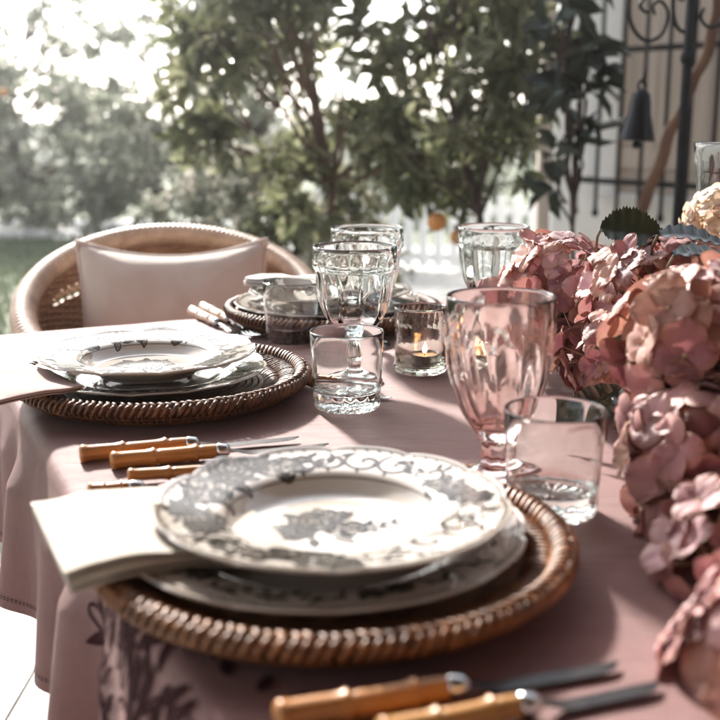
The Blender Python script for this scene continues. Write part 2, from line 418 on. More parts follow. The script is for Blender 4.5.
# far wood that reads as one mass
b = MB()
for _ in range(6500):
    a = R(random.uniform(-62, 62)); d = random.uniform(22, 34)
    lump = 1.0+.55*noise.noise(Vector((a*9, d*.15, 3)))+.35*noise.noise(Vector((a*30, 0, 8)))
    gap = 1-.5*math.exp(-((math.degrees(a)+11)/6.0)**2)
    z = random.random()**.8*lump*gap*1.25
    p = Vector((math.sin(a)*d, math.cos(a)*d, z))
    leaf_geo(b, p, rv(), rv()+Vector((0,-.4,.6)), .30, .16)
tag(b.build('far_wood', M_leafF, smooth=False), 'hazy far wood closing the garden', 'wood', kind='stuff')

# oranges
def orange(px, py, y, label):
    root = empty('orange_fruit', atd(px, py, y), 0, label, 'fruit', 'oranges on the tree')
    r = .034; n = 16
    b = MB(); prof = [(0,-r)]+[(r*math.cos(-PI/2+PI*i/n), r*math.sin(-PI/2+PI*i/n)*(.96)) for i in range(1,n)]+[(0,r*.93)]
    b.lathe(prof, 24); b.build('peel', M_orange, root)
    s = MB(); s.tube([(0,0,r*.92),(.002,0,r*1.2),(.006,.003,r*2.2)], [.0025,.002,.0015], 6)
    for k in range(3): leaf_geo(s, Vector((.002,0,r*1.2)), Vector((math.cos(k*2.1),math.sin(k*2.1),-.1)), Vector((0,0,1)), .05, .022)
    s.build('stalk', M_stem, root)
orange(437, 222, 3.75, 'round orange hanging above the gap between two clear goblets')
orange(459, 237, 4.1, 'half hidden orange just right of the round one')
orange(3, 92, 8.6, 'blurred orange in the trees at the far left edge')

# ------------------------------------------------------------------ picket fence
def fence():
    A = atd(352, 262, 7.9); B = Vector((1.75, 7.3, 0)); A.z = 0
    A = Vector((A.x-.25, 8.05, 0))
    root = empty('picket_fence', A, 0, 'low white picket fence beyond the terrace behind the oranges', 'fence')
    d = (B-A); Ln = d.length; d.normalize(); nrm = Vector((d.y,-d.x,0))
    M = Matrix((d, nrm, Vector((0,0,1)))).transposed()
    n = int(Ln/.112)
    for k in range(n):
        c = d*(k*.112+.03)
        bb = MB(); w = .031; zt = .56
        for sgn in (1,):
            vs = []
            for yy in (-.011,.011):
                for (x, z) in ((-w,.03),(w,.03),(w,zt-.03),(0,zt),(-w,zt-.03)):
                    vs.append(c+M @ Vector((x, yy, z)))
            bb.add(vs, [(0,1,2,3,4),(9,8,7,6,5)]+[(i,i+5,(i+1)%5+5,(i+1)%5) for i in range(5)])
        bb.build('picket', M_fence, root, smooth=False)
    for z in (.10,.44):
        bb = MB(); bb.box(d*(Ln/2)-nrm*.026+Vector((0,0,z)), (Ln,.028,.06), M); bb.build('rail', M_fence, root, smooth=False)
    for k in (0, .5, 1):
        bb = MB(); bb.box(d*(Ln*k)-nrm*.078+Vector((0,0,.31)), (.075,.075,.62), M); bb.box(d*(Ln*k)-nrm*.078+Vector((0,0,.63)), (.095,.095,.022), M)
        bb.build('post', M_fence, root, smooth=False)
fence()

# ------------------------------------------------------------------ house with shuttered window and grille
P0 = Vector((.95, 5.42, 0)); QD = Vector((.605, -.796, 0)); QN = Vector((-.796, -.605, 0))  # QN faces the terrace
MQ = Matrix((QD, QN, Vector((0,0,1)))).transposed()
def qp(q, out, z): return QD*q+QN*out+Vector((0,0,z))
def house():
    root = empty('house', P0, 0, 'white plastered house with pale board shutters at the right of the terrace', 'house')
    b = MB()
    def wbox(q0, q1, z0, z1, t=.22): b.box(qp((q0+q1)/2, -t/2, (z0+z1)/2), (q1-q0, t, z1-z0), MQ)
    # wall with window opening q .40-.80 and doorway-like brown board opening .83-1.55
    wbox(0,.385,0,2.7); wbox(.385,1.60,0,.74); wbox(.385,1.60,2.2,2.7); wbox(1.60,6.0,0,2.7)
    b.box(qp(.11,-2.21,1.35), (.22,3.98,2.7), MQ); b.box(qp(5.89,-2.21,1.35), (.22,3.98,2.7), MQ); b.box(qp(3,-4.31,1.35), (6,.22,2.7), MQ)
    b.build('wall', M_plaster, root, smooth=False)
    rf = MB()
    for s in (0,1):
        # two slopes meeting at a ridge
        y0, y1 = (.30,-2.2) if s == 0 else (-4.7,-2.2)
        vs = [qp(-.3,y0,2.70), qp(6.3,y0,2.70), qp(6.3,y1,3.6), qp(-.3,y1,3.6)]
        up = Vector((0,0,.09)); vs += [v+up for v in vs]
        rf.add(vs, [(0,1,2,3),(7,6,5,4),(0,4,5,1),(1,5,6,2),(2,6,7,3),(3,7,4,0)])
    rf.build('roof', M_roof, root, smooth=False)
    w = None
    sh = MB(); x = .387
    k = 0
    while x < .86:
        ww = .094; sh.box(qp(x+ww/2, -.05+.002*(k%2), 1.47), (ww-.004, .03, 1.455), MQ); x += ww; k += 1
    for z in (.90, 2.05): sh.box(qp(.62, -.028, z), (.46,.014,.09), MQ)
    s = sh.build('shutter', M_shutter, root, smooth=False); s['label'] = 'pale beige board shutter'
    sh = MB(); k = 0; x = .875
    while x < 1.58:
        ww = .118; sh.box(qp(x+ww/2, -.09+.003*(k%2), 1.47), (ww-.004, .03, 1.455), MQ); x += ww; k += 1
    s = sh.build('shutter', M_brownb, root, smooth=False); s['label'] = 'shaded brown board shutter'
    sl = MB(); sl.box(qp(.99, .02, .722), (1.3,.10,.03), MQ); sl.build('sill', M_plaster, root, smooth=False)
    fr = MB()
    fr.box(qp(.865,-.045,1.47), (.022,.09,1.455), MQ); fr.box(qp(1.59,-.05,1.47),(.018,.10,1.455),MQ)
    fr.build('window_frame', M_post, root, smooth=False)
house()
def grille():
    root = empty('window_grille', P0, 0, 'black wrought iron grille of upright bars over the shuttered window', 'window grille')
    o = .13; qs = [.27+.122*k for k in range(10)]
    for q in qs:
        b = MB(); zt = 2.25
        b.tube([qp(q,o,.665),qp(q,o,zt)], .0095, 8)
        # finial drop at the foot
        b.lathe([(0,-.03),(.012,-.024),(.018,-.012),(.014,0),(.010,.012),(.0095,.02)], 12, c=qp(q,o,.662))
        b.build('bar', M_iron, root)
    for z in (.80, 1.37, 1.95):
        b = MB(); b.box(qp(qs[0]+.55-.02, o+.012, z), (1.16,.008,.026), MQ); b.build('rail', M_iron, root, smooth=False)
    for q in (.25, 1.385):
        b = MB()
        for z in (.80,1.95): b.tube([qp(q,0,z),qp(q,o+.01,z)], .008, 8)
        b.build('bracket', M_iron, root)
grille()
def post():
    p = atd(546, 115, 4.9); root = empty('timber_post', (p.x, p.y, 0), 0, 'pale timber post standing at the corner of the house', 'post')
    b = MB(); w = .029; b.prism([(-w,-w),(w,-w),(w,w),(-w,w)], 0, 2.6); b.build('shaft', M_post, root, smooth=False)
    b = MB(); w = .045; b.prism([(-w,-w),(w,-w),(w,w),(-w,w)], 0, .08); b.box((0,0,2.63),(.1,.1,.05)); b.build('base', M_post, root, smooth=False)
post()
def added_shade():  # roof and posts added out of view to hold back overhead sky light
    root = empty('added_roof', (0,0,0), 0, 'unseen timber board roof added to shade the near end of the table', 'veranda roof')
    b = MB()
    for k in range(36):
        x = -2.7+k*.155; b.box((x,-1.6,2.62), (.15,6.2,.03))
    b.build('boards', M_added, root, smooth=False)
    for y in (1.35,-.6,-2.6,-4.5):
        b = MB(); b.box((0.02,y,2.54), (5.6,.09,.13)); b.build('beam', M_added, root, smooth=False)
    for x in (-2.65,2.75):
        for y in (1.35,-4.5):
            b = MB(); b.box((x,y,1.237), (.1,.1,2.474)); b.build('post', M_post, root, smooth=False)
def added_wall():  # unseen boards added behind and right of the camera to block sky light
    root = empty('added_wall', (0,-3.0,0), 0, 'unseen brown board wall added to cut light behind the near end of the table', 'wall')
    b = MB()
    for k in range(37):
        b.box((-2.7+k*.15,0,1.3), (.146,.04,2.47))
    for k in range(26):
        b.box((2.86,.1+k*.15,1.3), (.04,.146,2.47))
    b.build('boards', M_added, root, smooth=False)
M_added = mat('added_timber', (.20,.125,.08), .7, col2=(.28,.18,.12), nscale=6, stretch=(6,.5,6))  # timber of the added roof and wall
added_shade(); added_wall()
def vine_trunk():
    pts = [atd(560,420,3.3), atd(598,320,3.3), atd(640,215,3.3), atd(656,172,3.3), atd(672,125,3.28), atd(692,90,3.25), atd(708,52,3.2), atd(716,12,3.2), atd(722,-60,3.2), atd(740,-160,3.2)]
    pts[0].z = 0
    root = empty('vine_trunk', pts[0], 0, 'bare brown crooked trunk leaning up across the window grille', 'vine trunk')
    b = MB(); sm = []
    for i in range(len(pts)-1):
        for k in range(5): sm.append(pts[i].lerp(pts[i+1], k/5)-pts[0])
    n = len(sm); b.tube([p+Vector((.020*noise.noise(Vector((i*.21,3,0))),0,.008*noise.noise(Vector((i*.3,9,0))))) for i, p in enumerate(sm)], [.019-.004*i/n+.006*noise.noise(Vector((i*.45,0,0))) for i in range(n)], 10)
    b.build('stem', M_vine, root)
    b = MB(); q = atd(668,135,3.28)-pts[0]
    b.tube([q, q+Vector((-.01,.0,-.06)), q+Vector((-.012,.0,-.12))], [.009,.007,.004], 7); b.build('side_shoot', M_vine, root)
vine_trunk()
def lamp_stand():
    D = 2.9; base = atd(684,115,D); base.z = 0
    root = empty('iron_stand', base, 0, 'thick black iron stand with scrolled arms in front of the window grille', 'iron stand')
    b = MB(); top = 1.75
    b.tube([(0,0,.02),(0,0,top)], .0135, 12)
    b.lathe([(0,0),(.0155,0),(.02,.015),(.0155,.03),(.0135,.03)], 12, c=(0,0,1.22))
    b.build('pole', M_iron, root)
    b = MB(); b.lathe([(0,.03),(.03,.028),(.12,.012),(.13,0),(0,0)], 32); b.build('base', M_iron, root)
    def loc(px, py): 
        p = atd(px, py, D); return Vector((p.x-base.x, 0, p.z))
    arms = [ [(684,-22),(668,-30),(645,-26),(632,-10),(629,8),(632,26),(641,38),(650,41),(661,35),(667,22),(667,9),(660,1),(653,6),(655,15)],
             [(684,-25),(676,-14),(673,4),(675,22),(681,31),(690,30),(697,20),(696,6),(690,2)],
             [(684,-22),(697,-32),(716,-28),(728,-10),(727,10),(719,24),(708,27),(701,18),(704,8)],
             [(684,0),(670,-6),(655,-8),(645,-2),(640,6),(646,12),(652,8)] ]
    for a in arms:
        b = MB(); P = [loc(*q) for q in a]; sm = []
        for i in range(len(P)-1):
            p0, p1, p2, p3 = P[max(i-1,0)], P[i], P[i+1], P[min(i+2,len(P)-1)]
            for k in range(6):
                t = k/6; sm.append(.5*((2*p1)+(p2-p0)*t+(2*p0-5*p1+4*p2-p3)*t*t+(3*p1-p0-3*p2+p3)*t**3))
        sm.append(P[-1]); n = len(sm)
        b.tube(sm, [.0062*(1-.35*i/n) for i in range(n)], 8); b.build('scroll_arm', M_iron, root)
    # bell hung from the lowest turn of the left scroll
    hook = atd(650, 42, D); br = empty('bell', (hook.x-.004, hook.y, hook.z), 0, 'dark glossy metal bell hanging by a cord from the scrolled arm', 'bell')
    b = MB(); b.tube([(0,0,.010),(.001,0,-.05),(-.004,0,-.105)], .0028, 6); b.build('cord', M_iron, br)
    top = -.105; H = .165
    b = MB(); b.tube([(-.004+.011*math.cos(t), 0, top-.004+.014*math.sin(t)) for t in [2*PI*k/14 for k in range(14)]], .0035, 7, closed=True)
    b.build('loop', M_bell, br)
    prof = [(0,top-.012),(.014,top-.014),(.023,top-.026),(.027,top-.045),(.030,top-.075),(.037,top-.100),(.042,top-.122),(.046,top-.136),(.048,top-.143),(.045,top-.145),(.037,top-.12),(.027,top-.09),(.02,top-.05),(0,top-.02)]
    b = MB(); b.lathe(prof, 32, c=(-.004,0,0)); o = b.build('body', M_bell, br)
    b = MB(); b.tube([(-.004,0,top-.03),(-.004,0,top-.15)], .002, 6); b.lathe([(0,-.012),(.009,-.008),(.011,0),(.008,.008),(0,.012)], 14, c=(-.004,0,top-.155)); b.build('clapper', M_bell, br)
    for o in [br]: o.rotation_euler = (0, R(3), 0)
lamp_stand()

# ------------------------------------------------------------------ table and tablecloth
MT = Matrix((WX, AX, Vector((0,0,1)))).transposed()
def table():
    root = empty('dining_table', (TO.x, TO.y, 0), 0, 'long wooden table hidden under the dusty rose tablecloth', 'table')
    b = MB(); cx = WX*((W0+W1)/2)+AX*((S0+S1)/2)
    b.box(cx+Vector((0,0,TZ-.022)), (W1-W0-.02, S1-S0-.02, .034), MT); b.build('tabletop', M_wood, root, smooth=False)
    for w in (W0+.1, W1-.1):
        for s in (S0+.1, S1-.1):
            q = WX*w+AX*s; b = MB(); b.tube([q, q+Vector((0,0,TZ-.04))], [.025,.032], 8); b.build('leg', M_wood, root)
table()
DROP = .20; RC = .018
def cloth_pt(w, s, off=0):
    """flat cloth coords (metres, may exceed the table) -> world relative to TO"""
    cw = min(max(w, W0+RC), W1-RC); cs = min(max(s, S0+RC), S1-RC)
    dw, ds = w-cw, s-cs; e = math.hypot(dw, ds)
    wr = .0016*noise.noise(Vector((w*5, s*3, 0)))+.0006*noise.noise(Vector((w*14, s*9, 4)))
    # two soft pressed creases across the table
    for s0 in (-.36, .25): wr += .0012*math.exp(-((s-s0-.02*w)/.013)**2)
    if e < 1e-6: return WX*w+AX*s+Vector((0,0,wr+off))
    ux, us = dw/e, ds/e
    arc = RC*PI/2
    if e < arc:
        a = e/RC; out = RC*math.sin(a); z = -RC*(1-math.cos(a)); hang = 0
        nz = math.cos(a); no = math.sin(a)
    else:
        hang = e-arc; out = RC; z = -RC-hang*.995; nz = 0; no = 1
    corner = min(1, 2.2*abs(ux*us))
    ang = math.atan2(us, ux)
    along = (s if abs(ux) > abs(us) else w)
    amp = (.004+.075*hang)*(1-corner)
    fold = amp*(math.sin(along*31+1.5*math.sin(along*7))+.6*math.sin(along*53+2))*min(1, hang/.05)
    fold += corner*hang*.30*(.4+math.sin(ang*10))
    out += fold+.04*hang+.012*min(1,hang/.05)
    out = max(out, RC*math.sin(min(e/RC,PI/2)))
    return WX*(cw+ux*(out+no*off))+AX*(cs+us*(out+no*off))+Vector((0,0,z+wr*nz+nz*off))
def frange(a, b, n): return [a+(b-a)*i/n for i in range(n+1)]
def tablecloth():
    # grid: dense near edges
    ws = frange(W0-DROP, W0-.0, 40)+frange(W0+.004, W0+.04, 8)+frange(W0+.06, W1-.06, 60)+frange(W1-.04, W1, 6)+frange(W1+.01, W1+DROP, 26)
    ss = frange(S0-DROP, S0, 30)+frange(S0+.004, S0+.05, 6)+frange(S0+.06, S1-.05, 230)+frange(S1-.04, S1-.004, 7)+frange(S1, S1+DROP, 30)
    b = MB(); n, m = len(ws), len(ss)
    b.grid(None, n, m, lambda i, j: cloth_pt(ws[i], ss[j]))
    # embroidery: looped petals and leaves stitched on the near left drop, on the same surface 1 mm proud
    def stitch(pts, wid):
        L, Rr = [], []
        for i, p in enumerate(pts):
            a = pts[max(i-1,0)]; c = pts[min(i+1,len(pts)-1)]
            t = Vector((c[0]-a[0], c[1]-a[1])); t = t.normalized() if t.length else Vector((1,0))
            nn = Vector((-t.y, t.x)); w = wid[i] if hasattr(wid,'__len__') else wid
            L.append(cloth_pt(p[0]+nn.x*w, p[1]+nn.y*w, .0012)); Rr.append(cloth_pt(p[0]-nn.x*w, p[1]-nn.y*w, .0012))
        k = len(pts); b.add(L+Rr, [(i,i+1,k+i+1,k+i) for i in range(k-1)], 1)
    def loop(c, a, L, W, wid=.0016):
        P = []
        for i in range(25):
            t = 2*PI*i/24; x = L*.5*(1-math.cos(t)); y = W*.5*math.sin(t)*(.6+.4*math.sin(t/2))
            P.append((c[0]+x*math.cos(a)-y*math.sin(a), c[1]+x*math.sin(a)+y*math.cos(a)))
        stitch(P, wid)
    def solid(c, a, L, W):
        P = [(c[0]+L*i/8*math.cos(a), c[1]+L*i/8*math.sin(a)) for i in range(9)]
        stitch(P, [W*.5*math.sin(PI*(i+.15)/8.4)**.8 if 0 < i < 8 else .0004 for i in range(9)])
    random.seed(12)
    for k in range(-6, 6):
        s0 = -.62+k*.135
        if s0 > -.17: continue
        base = (-.045+random.uniform(-.01,.01), s0)
        for j in range(9):
            a = PI/2+(j-4)*.55+random.uniform(-.06,.06)
            (loop if j%2 == 0 else solid)(base, a, random.uniform(.045,.065), .018 if j%2 == 0 else .012)
        for sg in (1,-1):
            P = [(base[0]+sg*(.02+.04*t)+.012*math.sin(t*7), base[1]-.01-.13*t) for t in frange(0,1,22)]
            stitch(P, .0014)
            for t in frange(.1,.95,6):
                q = (base[0]+sg*(.02+.04*t)+.012*math.sin(t*7), base[1]-.01-.13*t)
                solid(q, -PI/2+.9, .028, .010); solid(q, -PI/2-.9, .028, .010)
                if random.random() < .5: loop(q, PI+.3, .034, .012)
        for j in range(6):
            q = (base[0]+.09+.012*math.sin(j), base[1]-.03+.026*j); solid(q, .4*math.sin(j*2)+1, .022, .009)
        loop((base[0]+.045, base[1]+.05), PI/2+.4, .04, .018, .0012)
    for e_ in (.012, .0145):
        for k in range(0, 420, 1):
            s_a = S0+(S1-S0)*k/420; s_b = s_a+(S1-S0)/420*.6
            stitch([(W0-DROP+e_, s_a), (W0-DROP+e_, s_b)], .0005)
    o = b.build('tablecloth', [M_cloth, M_emb], None)
    o.location = TO
    tag(o, 'dusty rose linen tablecloth with burgundy embroidery draped over the long table', 'tablecloth')
tablecloth()

# ------------------------------------------------------------------ plates
def lerp_prof(prof, r):
    for i in range(len(prof)-1):
        (r0,z0),(r1,z1) = prof[i], prof[i+1]
        if r0 <= r <= r1: return z0+(z1-z0)*(r-r0)/max(1e-9, r1-r0)
    return prof[-1][1]
def scal(R0, n=12, amp=.025):
    def f(r, a):
        k = (r/R0)
        if k < .5: return 1.0
        w = abs(math.sin(a*n/2)); lobes = (w**.55-.75)
        return 1+amp*((k-.5)/.5)**3*lobes
    return f
def plate_mesh(name, R0, top, thick, seed, rich, n=12):
    """top: list of (r,z) for the upper face; returns mesh"""
    sf = scal(R0, n)
    # densify
    tp = []
    for i in range(len(top)-1):
        for k in range(4):
            t = k/4; tp.append((top[i][0]*(1-t)+top[i+1][0]*t, top[i][1]*(1-t)+top[i+1][1]*t))
    tp.append(top[-1])
    for _ in range(3):
        q = tp[:]
        for i in range(1, len(tp)-1): q[i] = (tp[i][0], .25*tp[i-1][1]+.5*tp[i][1]+.25*tp[i+1][1])
        tp = q
    edge = [(R0+.0012, tp[-1][1]-thick*.35), (R0, tp[-1][1]-thick*.8)]
    und = [(r*.995, z-thick) for r, z in reversed(tp) if r > .062 and r < R0*.97]
    foot = [(.060, tp[0][1]-thick-.001), (.059, tp[0][1]-thick-.004), (.055, tp[0][1]-thick-.004), (.054, tp[0][1]-thick), (0, tp[0][1]-thick)]
    prof = tp+edge+und+foot
    b = MB()
    def mod(r, z, a, i):
        s = sf(r, a); zz = z+(s-1)*.10*(r/R0)**6
        return r*s, zz
    b.lathe(prof, 216, mod)
    def P(x, y, off):
        r = math.hypot(x, y); a = math.atan2(y, x); s = sf(r, a)
        z = lerp_prof(tp, min(r, R0))+(s-1)*.10*(r/R0)**6+off
        return (x*s, y*s, z)
    def stroke(pts, wid, off=.00045, mi=1):
        L, Rr = [], []
        for i, p in enumerate(pts):
            a = pts[max(i-1,0)]; c = pts[min(i+1,len(pts)-1)]
            tx, ty = c[0]-a[0], c[1]-a[1]; l = math.hypot(tx, ty) or 1; tx /= l; ty /= l
            w = wid[i] if hasattr(wid,'__len__') else wid
            L.append(P(p[0]-ty*w, p[1]+tx*w, off)); Rr.append(P(p[0]+ty*w, p[1]-tx*w, off))
        k = len(pts); b.add(L+Rr, [(i,k+i,k+i+1,i+1) for i in range(k-1)], mi)
    def blob(c, poly, mi=2, off=.0003):
        k = len(poly); mid = [((p[0]+c[0])/2, (p[1]+c[1])/2) for p in poly]
        vs = [P(c[0], c[1], off)]+[P(*q, off) for q in mid]+[P(*q, off) for q in poly]
        fs = [(0, 1+i, 1+(i+1)%k) for i in range(k)]+[(1+i, 1+k+i, 1+k+(i+1)%k, 1+(i+1)%k) for i in range(k)]
        b.add(vs, fs, mi)
    rnd = random.Random(seed)
    def leaf(x, y, a, L, W, dark=False):
        ca, sa = math.cos(a), math.sin(a)
        up = []; dn = []
        for i in range(7):
            t = i/6; w = W*.5*math.sin(PI*t)**.8*(1-.2*t)
            up.append((x+ca*L*t-sa*w, y+sa*L*t+ca*w)); dn.append((x+ca*L*t+sa*w, y+sa*L*t-ca*w))
        c = (x+ca*L*.45, y+sa*L*.45)
        blob(c, dn+up[1:-1][::-1], 1 if dark else 2, .00024 if dark else .00020)
        if not dark:
            stroke(up, .0006, .00027); stroke(dn, .0009, .00027)
            for t in (.25,.4,.55,.7):
                stroke([(x+ca*L*t, y+sa*L*t), (x+ca*L*(t+.13)-sa*W*.33, y+sa*L*(t+.13)+ca*W*.33)], .00028, .00027)
                stroke([(x+ca*L*t, y+sa*L*t), (x+ca*L*(t+.13)+sa*W*.33, y+sa*L*(t+.13)-ca*W*.33)], .00028, .00027)
        stroke([(x, y), c, (x+ca*L, y+sa*L)], .0003, .00027)
    nr = [0]
    def rose(x, y, s):
        nr[0] += 1; zb = .00034+.000012*(nr[0]%16)
        k = 5+rnd.randrange(3); ph = rnd.random()*6
        for ring, (rr, ps) in enumerate(((.72,.52),(.42,.40),(.16,.26))):
            for j in range(k-ring):
                a = ph+2*PI*j/(k-ring)+ring*.5; cx, cy = x+math.cos(a)*s*rr, y+math.sin(a)*s*rr
                poly = []
                for i in range(12):
                    t = 2*PI*i/12; rad = s*ps*(1+.12*math.sin(3*t+j))
                    poly.append((cx+rad*math.cos(t), cy+rad*math.sin(t)))
                blob((cx, cy), poly, 2, zb+.00009*ring+.000008*j)
                arc = [(cx+s*ps*math.cos(a+t)*.98, cy+s*ps*math.sin(a+t)*.98) for t in frange(-1.5,1.5,9)]
                stroke(arc, [.0004+.0013*math.sin(PI*i/9) for i in range(10)], zb+.00009*ring+.00006)
                for q in (.25,.45,.65,.82):
                    arc = [(cx+s*ps*math.cos(a+t)*q, cy+s*ps*math.sin(a+t)*q) for t in frange(-.8-.4*q,.8,5)]
                    stroke(arc, .0005, zb+.00009*ring+.00006)
        for j in range(7): 
            a = rnd.random()*6.28; q = rnd.random()*.22*s
            stroke([(x+q*math.cos(a), y+q*math.sin(a)), (x+q*math.cos(a)+.0012, y+q*math.sin(a)+.0008)], .0006, .0009)
    def scroll(x, y, a, s, sgn=1, turns=1.6, w=.0007):
        pts = []
        for i in range(40):
            t = i/39; rr = s*(1-t)**1.3; th = a+sgn*turns*2*PI*t
            pts.append((x+rr*math.cos(th), y+rr*math.sin(th)))
        stroke(pts, [w*(.5+math.sin(PI*min(1, i/30))) for i in range(40)])
        for t in (4, 9, 14):
            leaf(pts[t][0], pts[t][1], a+sgn*turns*2*PI*t/39+sgn*.4, s*.35, s*.14, dark=True)
    r1 = R0*.80
    def ro(a, r=r1): return (r*math.cos(a), r*math.sin(a))
    def cluster(a, n, big):
        for j in range(n):
            da = (j-(n-1)/2)*.17; rr = r1+rnd.uniform(-.012,.010)*R0/.133
            x, y = ro(a+da, rr)
            for _ in range(3):
                th = rnd.random()*6.28; leaf(x+math.cos(th)*big*.7, y+math.sin(th)*big*.7, th, big*1.0, big*.55, dark=rnd.random() < .65)
            rose(x, y, big*rnd.uniform(.7,1.05))
        for sgn in (-1, 1):
            a2 = a+sgn*(n*.085+.16); x, y = ro(a2)
            scroll(x, y, a2+PI/2*sgn, .016*R0/.133, sgn)
            P2 = [ro(a+sgn*(n*.08+.1+t*.42), r1+.010*math.sin(t*9)) for t in frange(0,1,16)]
            stroke(P2, .0006)
            for i in range(2, 15, 2): leaf(P2[i][0], P2[i][1], a+sgn*PI/2+rnd.uniform(-1.1,1.1), .0115, .0055, dark=True)
    if rich:
        cluster(R(140), 6, .0165*R0/.133); cluster(R(195), 3, .014); cluster(R(15), 3, .013); cluster(R(258), 4, .014); 
        for aa in (58, 74, 90, 104, 335, 312):
            x, y = ro(R(aa), r1+rnd.uniform(-.008,.004)); scroll(x, y, R(aa+40), .020*R0/.133, 1 if aa%20 else -1, 1.5, .0013)
    else:
        for aa in (30, 100, 165, 230, 300): cluster(R(aa), 2, .009)
    # small repeated dots and hatch near the edge
    for k in range(n*6):
        a = 2*PI*k/(n*6)
        if rnd.random() < .75:
            x, y = ro(a, R0*.935); x2, y2 = ro(a+.03, R0*.955); stroke([(x, y), (x2, y2)], .00045)
    # edge line following the scallops
    for rr, w in ((R0*.972, .0016), (R0*.60, .0004)):
        pts = [ro(2*PI*i/240, rr) for i in range(241)]
        stroke(pts, w, .0004, 3)
    # centre bouquet
    if rich:
        rose(-.014, .010, .017); rose(.010, -.004, .013); rose(-.028, -.010, .012); rose(.0, .024, .010)
        for th in frange(0, 6.0, 8): leaf(-.01+.022*math.cos(th), .022*math.sin(th), th+.3, .020, .010, dark=rnd.random() < .4)
        stroke([(.012,0),(.026,.006),(.036,.002),(.045,.008)], .0006); scroll(.036,-.006, .5, .010, -1, 1.3)
        for q in ((.026,.006),(.036,.002),(.045,.008)): leaf(*q, 1.0, .010, .005, True); leaf(*q, -.8, .010, .005, True)
    return b.mesh(name, [M_porc, M_ink, M_inkl, M_rim], True, 50)
# z measured from the underside of each foot
soup_top = [(0,.008),(.03,.008),(.058,.008),(.068,.0095),(.076,.0155),(.082,.0225),(.088,.0245),(.105,.0262),(.122,.0285),(.133,.031)]
dinner_top = [(0,.008),(.05,.008),(.088,.008),(.098,.0095),(.105,.014),(.112,.0165),(.13,.0185),(.145,.0205),(.153,.022)]
ME_soup = plate_mesh('soup_plate', .133, soup_top, .0035, 4, True)
ME_dinner = plate_mesh('dinner_plate', .153, dinner_top, .0035, 9, False, 14)
def mesh_thing(name, me, loc, rz, label, cat, group=None, scale=1):
    o = bpy.data.objects.new(name, me); COL.objects.link(o); o.location = loc; o.rotation_euler = (0,0,rz); o.scale = (scale,)*3
    return tag(o, label, cat, group)

# ------------------------------------------------------------------ woven chargers
def fine0(P, k):
    out = []
    V = [Vector((r, z, 0)) for r, z in P]
    for i in range(len(V)-1):
        p0, p1, p2, p3 = V[max(i-1,0)], V[i], V[i+1], V[min(i+2,len(V)-1)]
        for j in range(k):
            t = j/k; q = .5*((2*p1)+(p2-p0)*t+(2*p0-5*p1+4*p2-p3)*t*t+(3*p1-p0-3*p2+p3)*t**3); out.append((q.x, q.y))
    out.append(P[-1]); return out
def charger_meshes():
    b = MB(); n = 120; seg = n*6
    # coiled centre
    for k in range(15):
        r = .012+k*.0078
        b.tube([(r*math.cos(2*PI*i/96), r*math.sin(2*PI*i/96), .0078) for i in range(96)], .0043, 6, closed=True)
    for k in range(28):
        a = 2*PI*k/28; b.tube([(.01*math.cos(a), .01*math.sin(a), .0045), (.13*math.cos(a), .13*math.sin(a), .0045)], .0022, 5)
    base = b
    e = MB()
    # dark core, then real slanted strips bound over it: two chevron rows, a plaited lip, a sloping wall of short canes
    e.lathe([(.120,.004),(.130,.0085),(.150,.0135),(.166,.0185),(.174,.0215),(.1785,.020),(.1765,.0165),(.168,.0105),(.154,.005),(.146,.0022),(.138,.0015),(.122,.001)], 96, closed=True, mi=1)
    rnd = random.Random(5)
    def strips(path, n, da, rad, flat=.6, seg=5, k=2):
        P = fine0(path, k); m_ = len(P)-1
        for q in range(n):
            a = 2*PI*q/n+rnd.uniform(-.005,.005); rr = rad*rnd.uniform(.9,1.1); dz = rnd.uniform(-.0003,.0003)
            e.tube([(r*math.cos(a+da*i/m_), r*math.sin(a+da*i/m_), z+dz) for i, (r, z) in enumerate(P)], [rr*(.55 if i in (0, m_) else 1) for i in range(m_+1)], seg, flat=flat)
    strips([(.122,.0075),(.129,.0115),(.137,.0135),(.145,.0130)], 128, .085, .0026)
    strips([(.142,.0125),(.149,.0165),(.157,.0190),(.166,.0190)], 138, -.085, .0026)
    strips([(.163,.0190),(.1685,.0240),(.1745,.0255),(.1800,.0235)], 132, .060, .0028)
    strips([(.1775,.0250),(.1815,.0225),(.1815,.0185),(.1780,.0155)], 132, -.060, .0028)
    strips([(.1785,.0165),(.1750,.0125),(.1620,.0060),(.1480,.0018)], 150, .0, .0021, k=1)
    for (r_, z_) in ((.1715,.0108),(.1605,.0056)):
        n_ = 150
        e.tube([((r_+.0016*math.cos(i*PI))*math.cos(2*PI*i/(2*n_)*1.0), (r_+.0016*math.cos(i*PI))*math.sin(2*PI*i/(2*n_)), z_) for i in range(2*n_)], .0014, 5, closed=True)
    e.tube([(.146*math.cos(2*PI*i/120), .146*math.sin(2*PI*i/120), .0024) for i in range(120)], .0026, 6, closed=True)
    return base.mesh('charger_centre', M_rattan), e.mesh('woven_rim', [M_rattan, M_rattand]), e
ME_cc, ME_cr, _e = charger_meshes()
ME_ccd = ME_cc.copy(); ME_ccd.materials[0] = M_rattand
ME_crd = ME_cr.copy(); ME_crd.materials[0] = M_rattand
GC = 'woven rattan chargers under the plates'
def charger(loc, rz, label, dark=False, s=1):
    root = empty('charger', loc, rz, label, 'charger', GC); root.scale = (s,s,1.28)
    for nm, me in (('centre', ME_ccd if dark else ME_cc), ('woven_rim', ME_crd if dark else ME_cr)):
        o = bpy.data.objects.new(nm, me); COL.objects.link(o); o.parent = root
C1 = at(332, 508, TZ+.058); C1.z = TZ; C1.y = .775
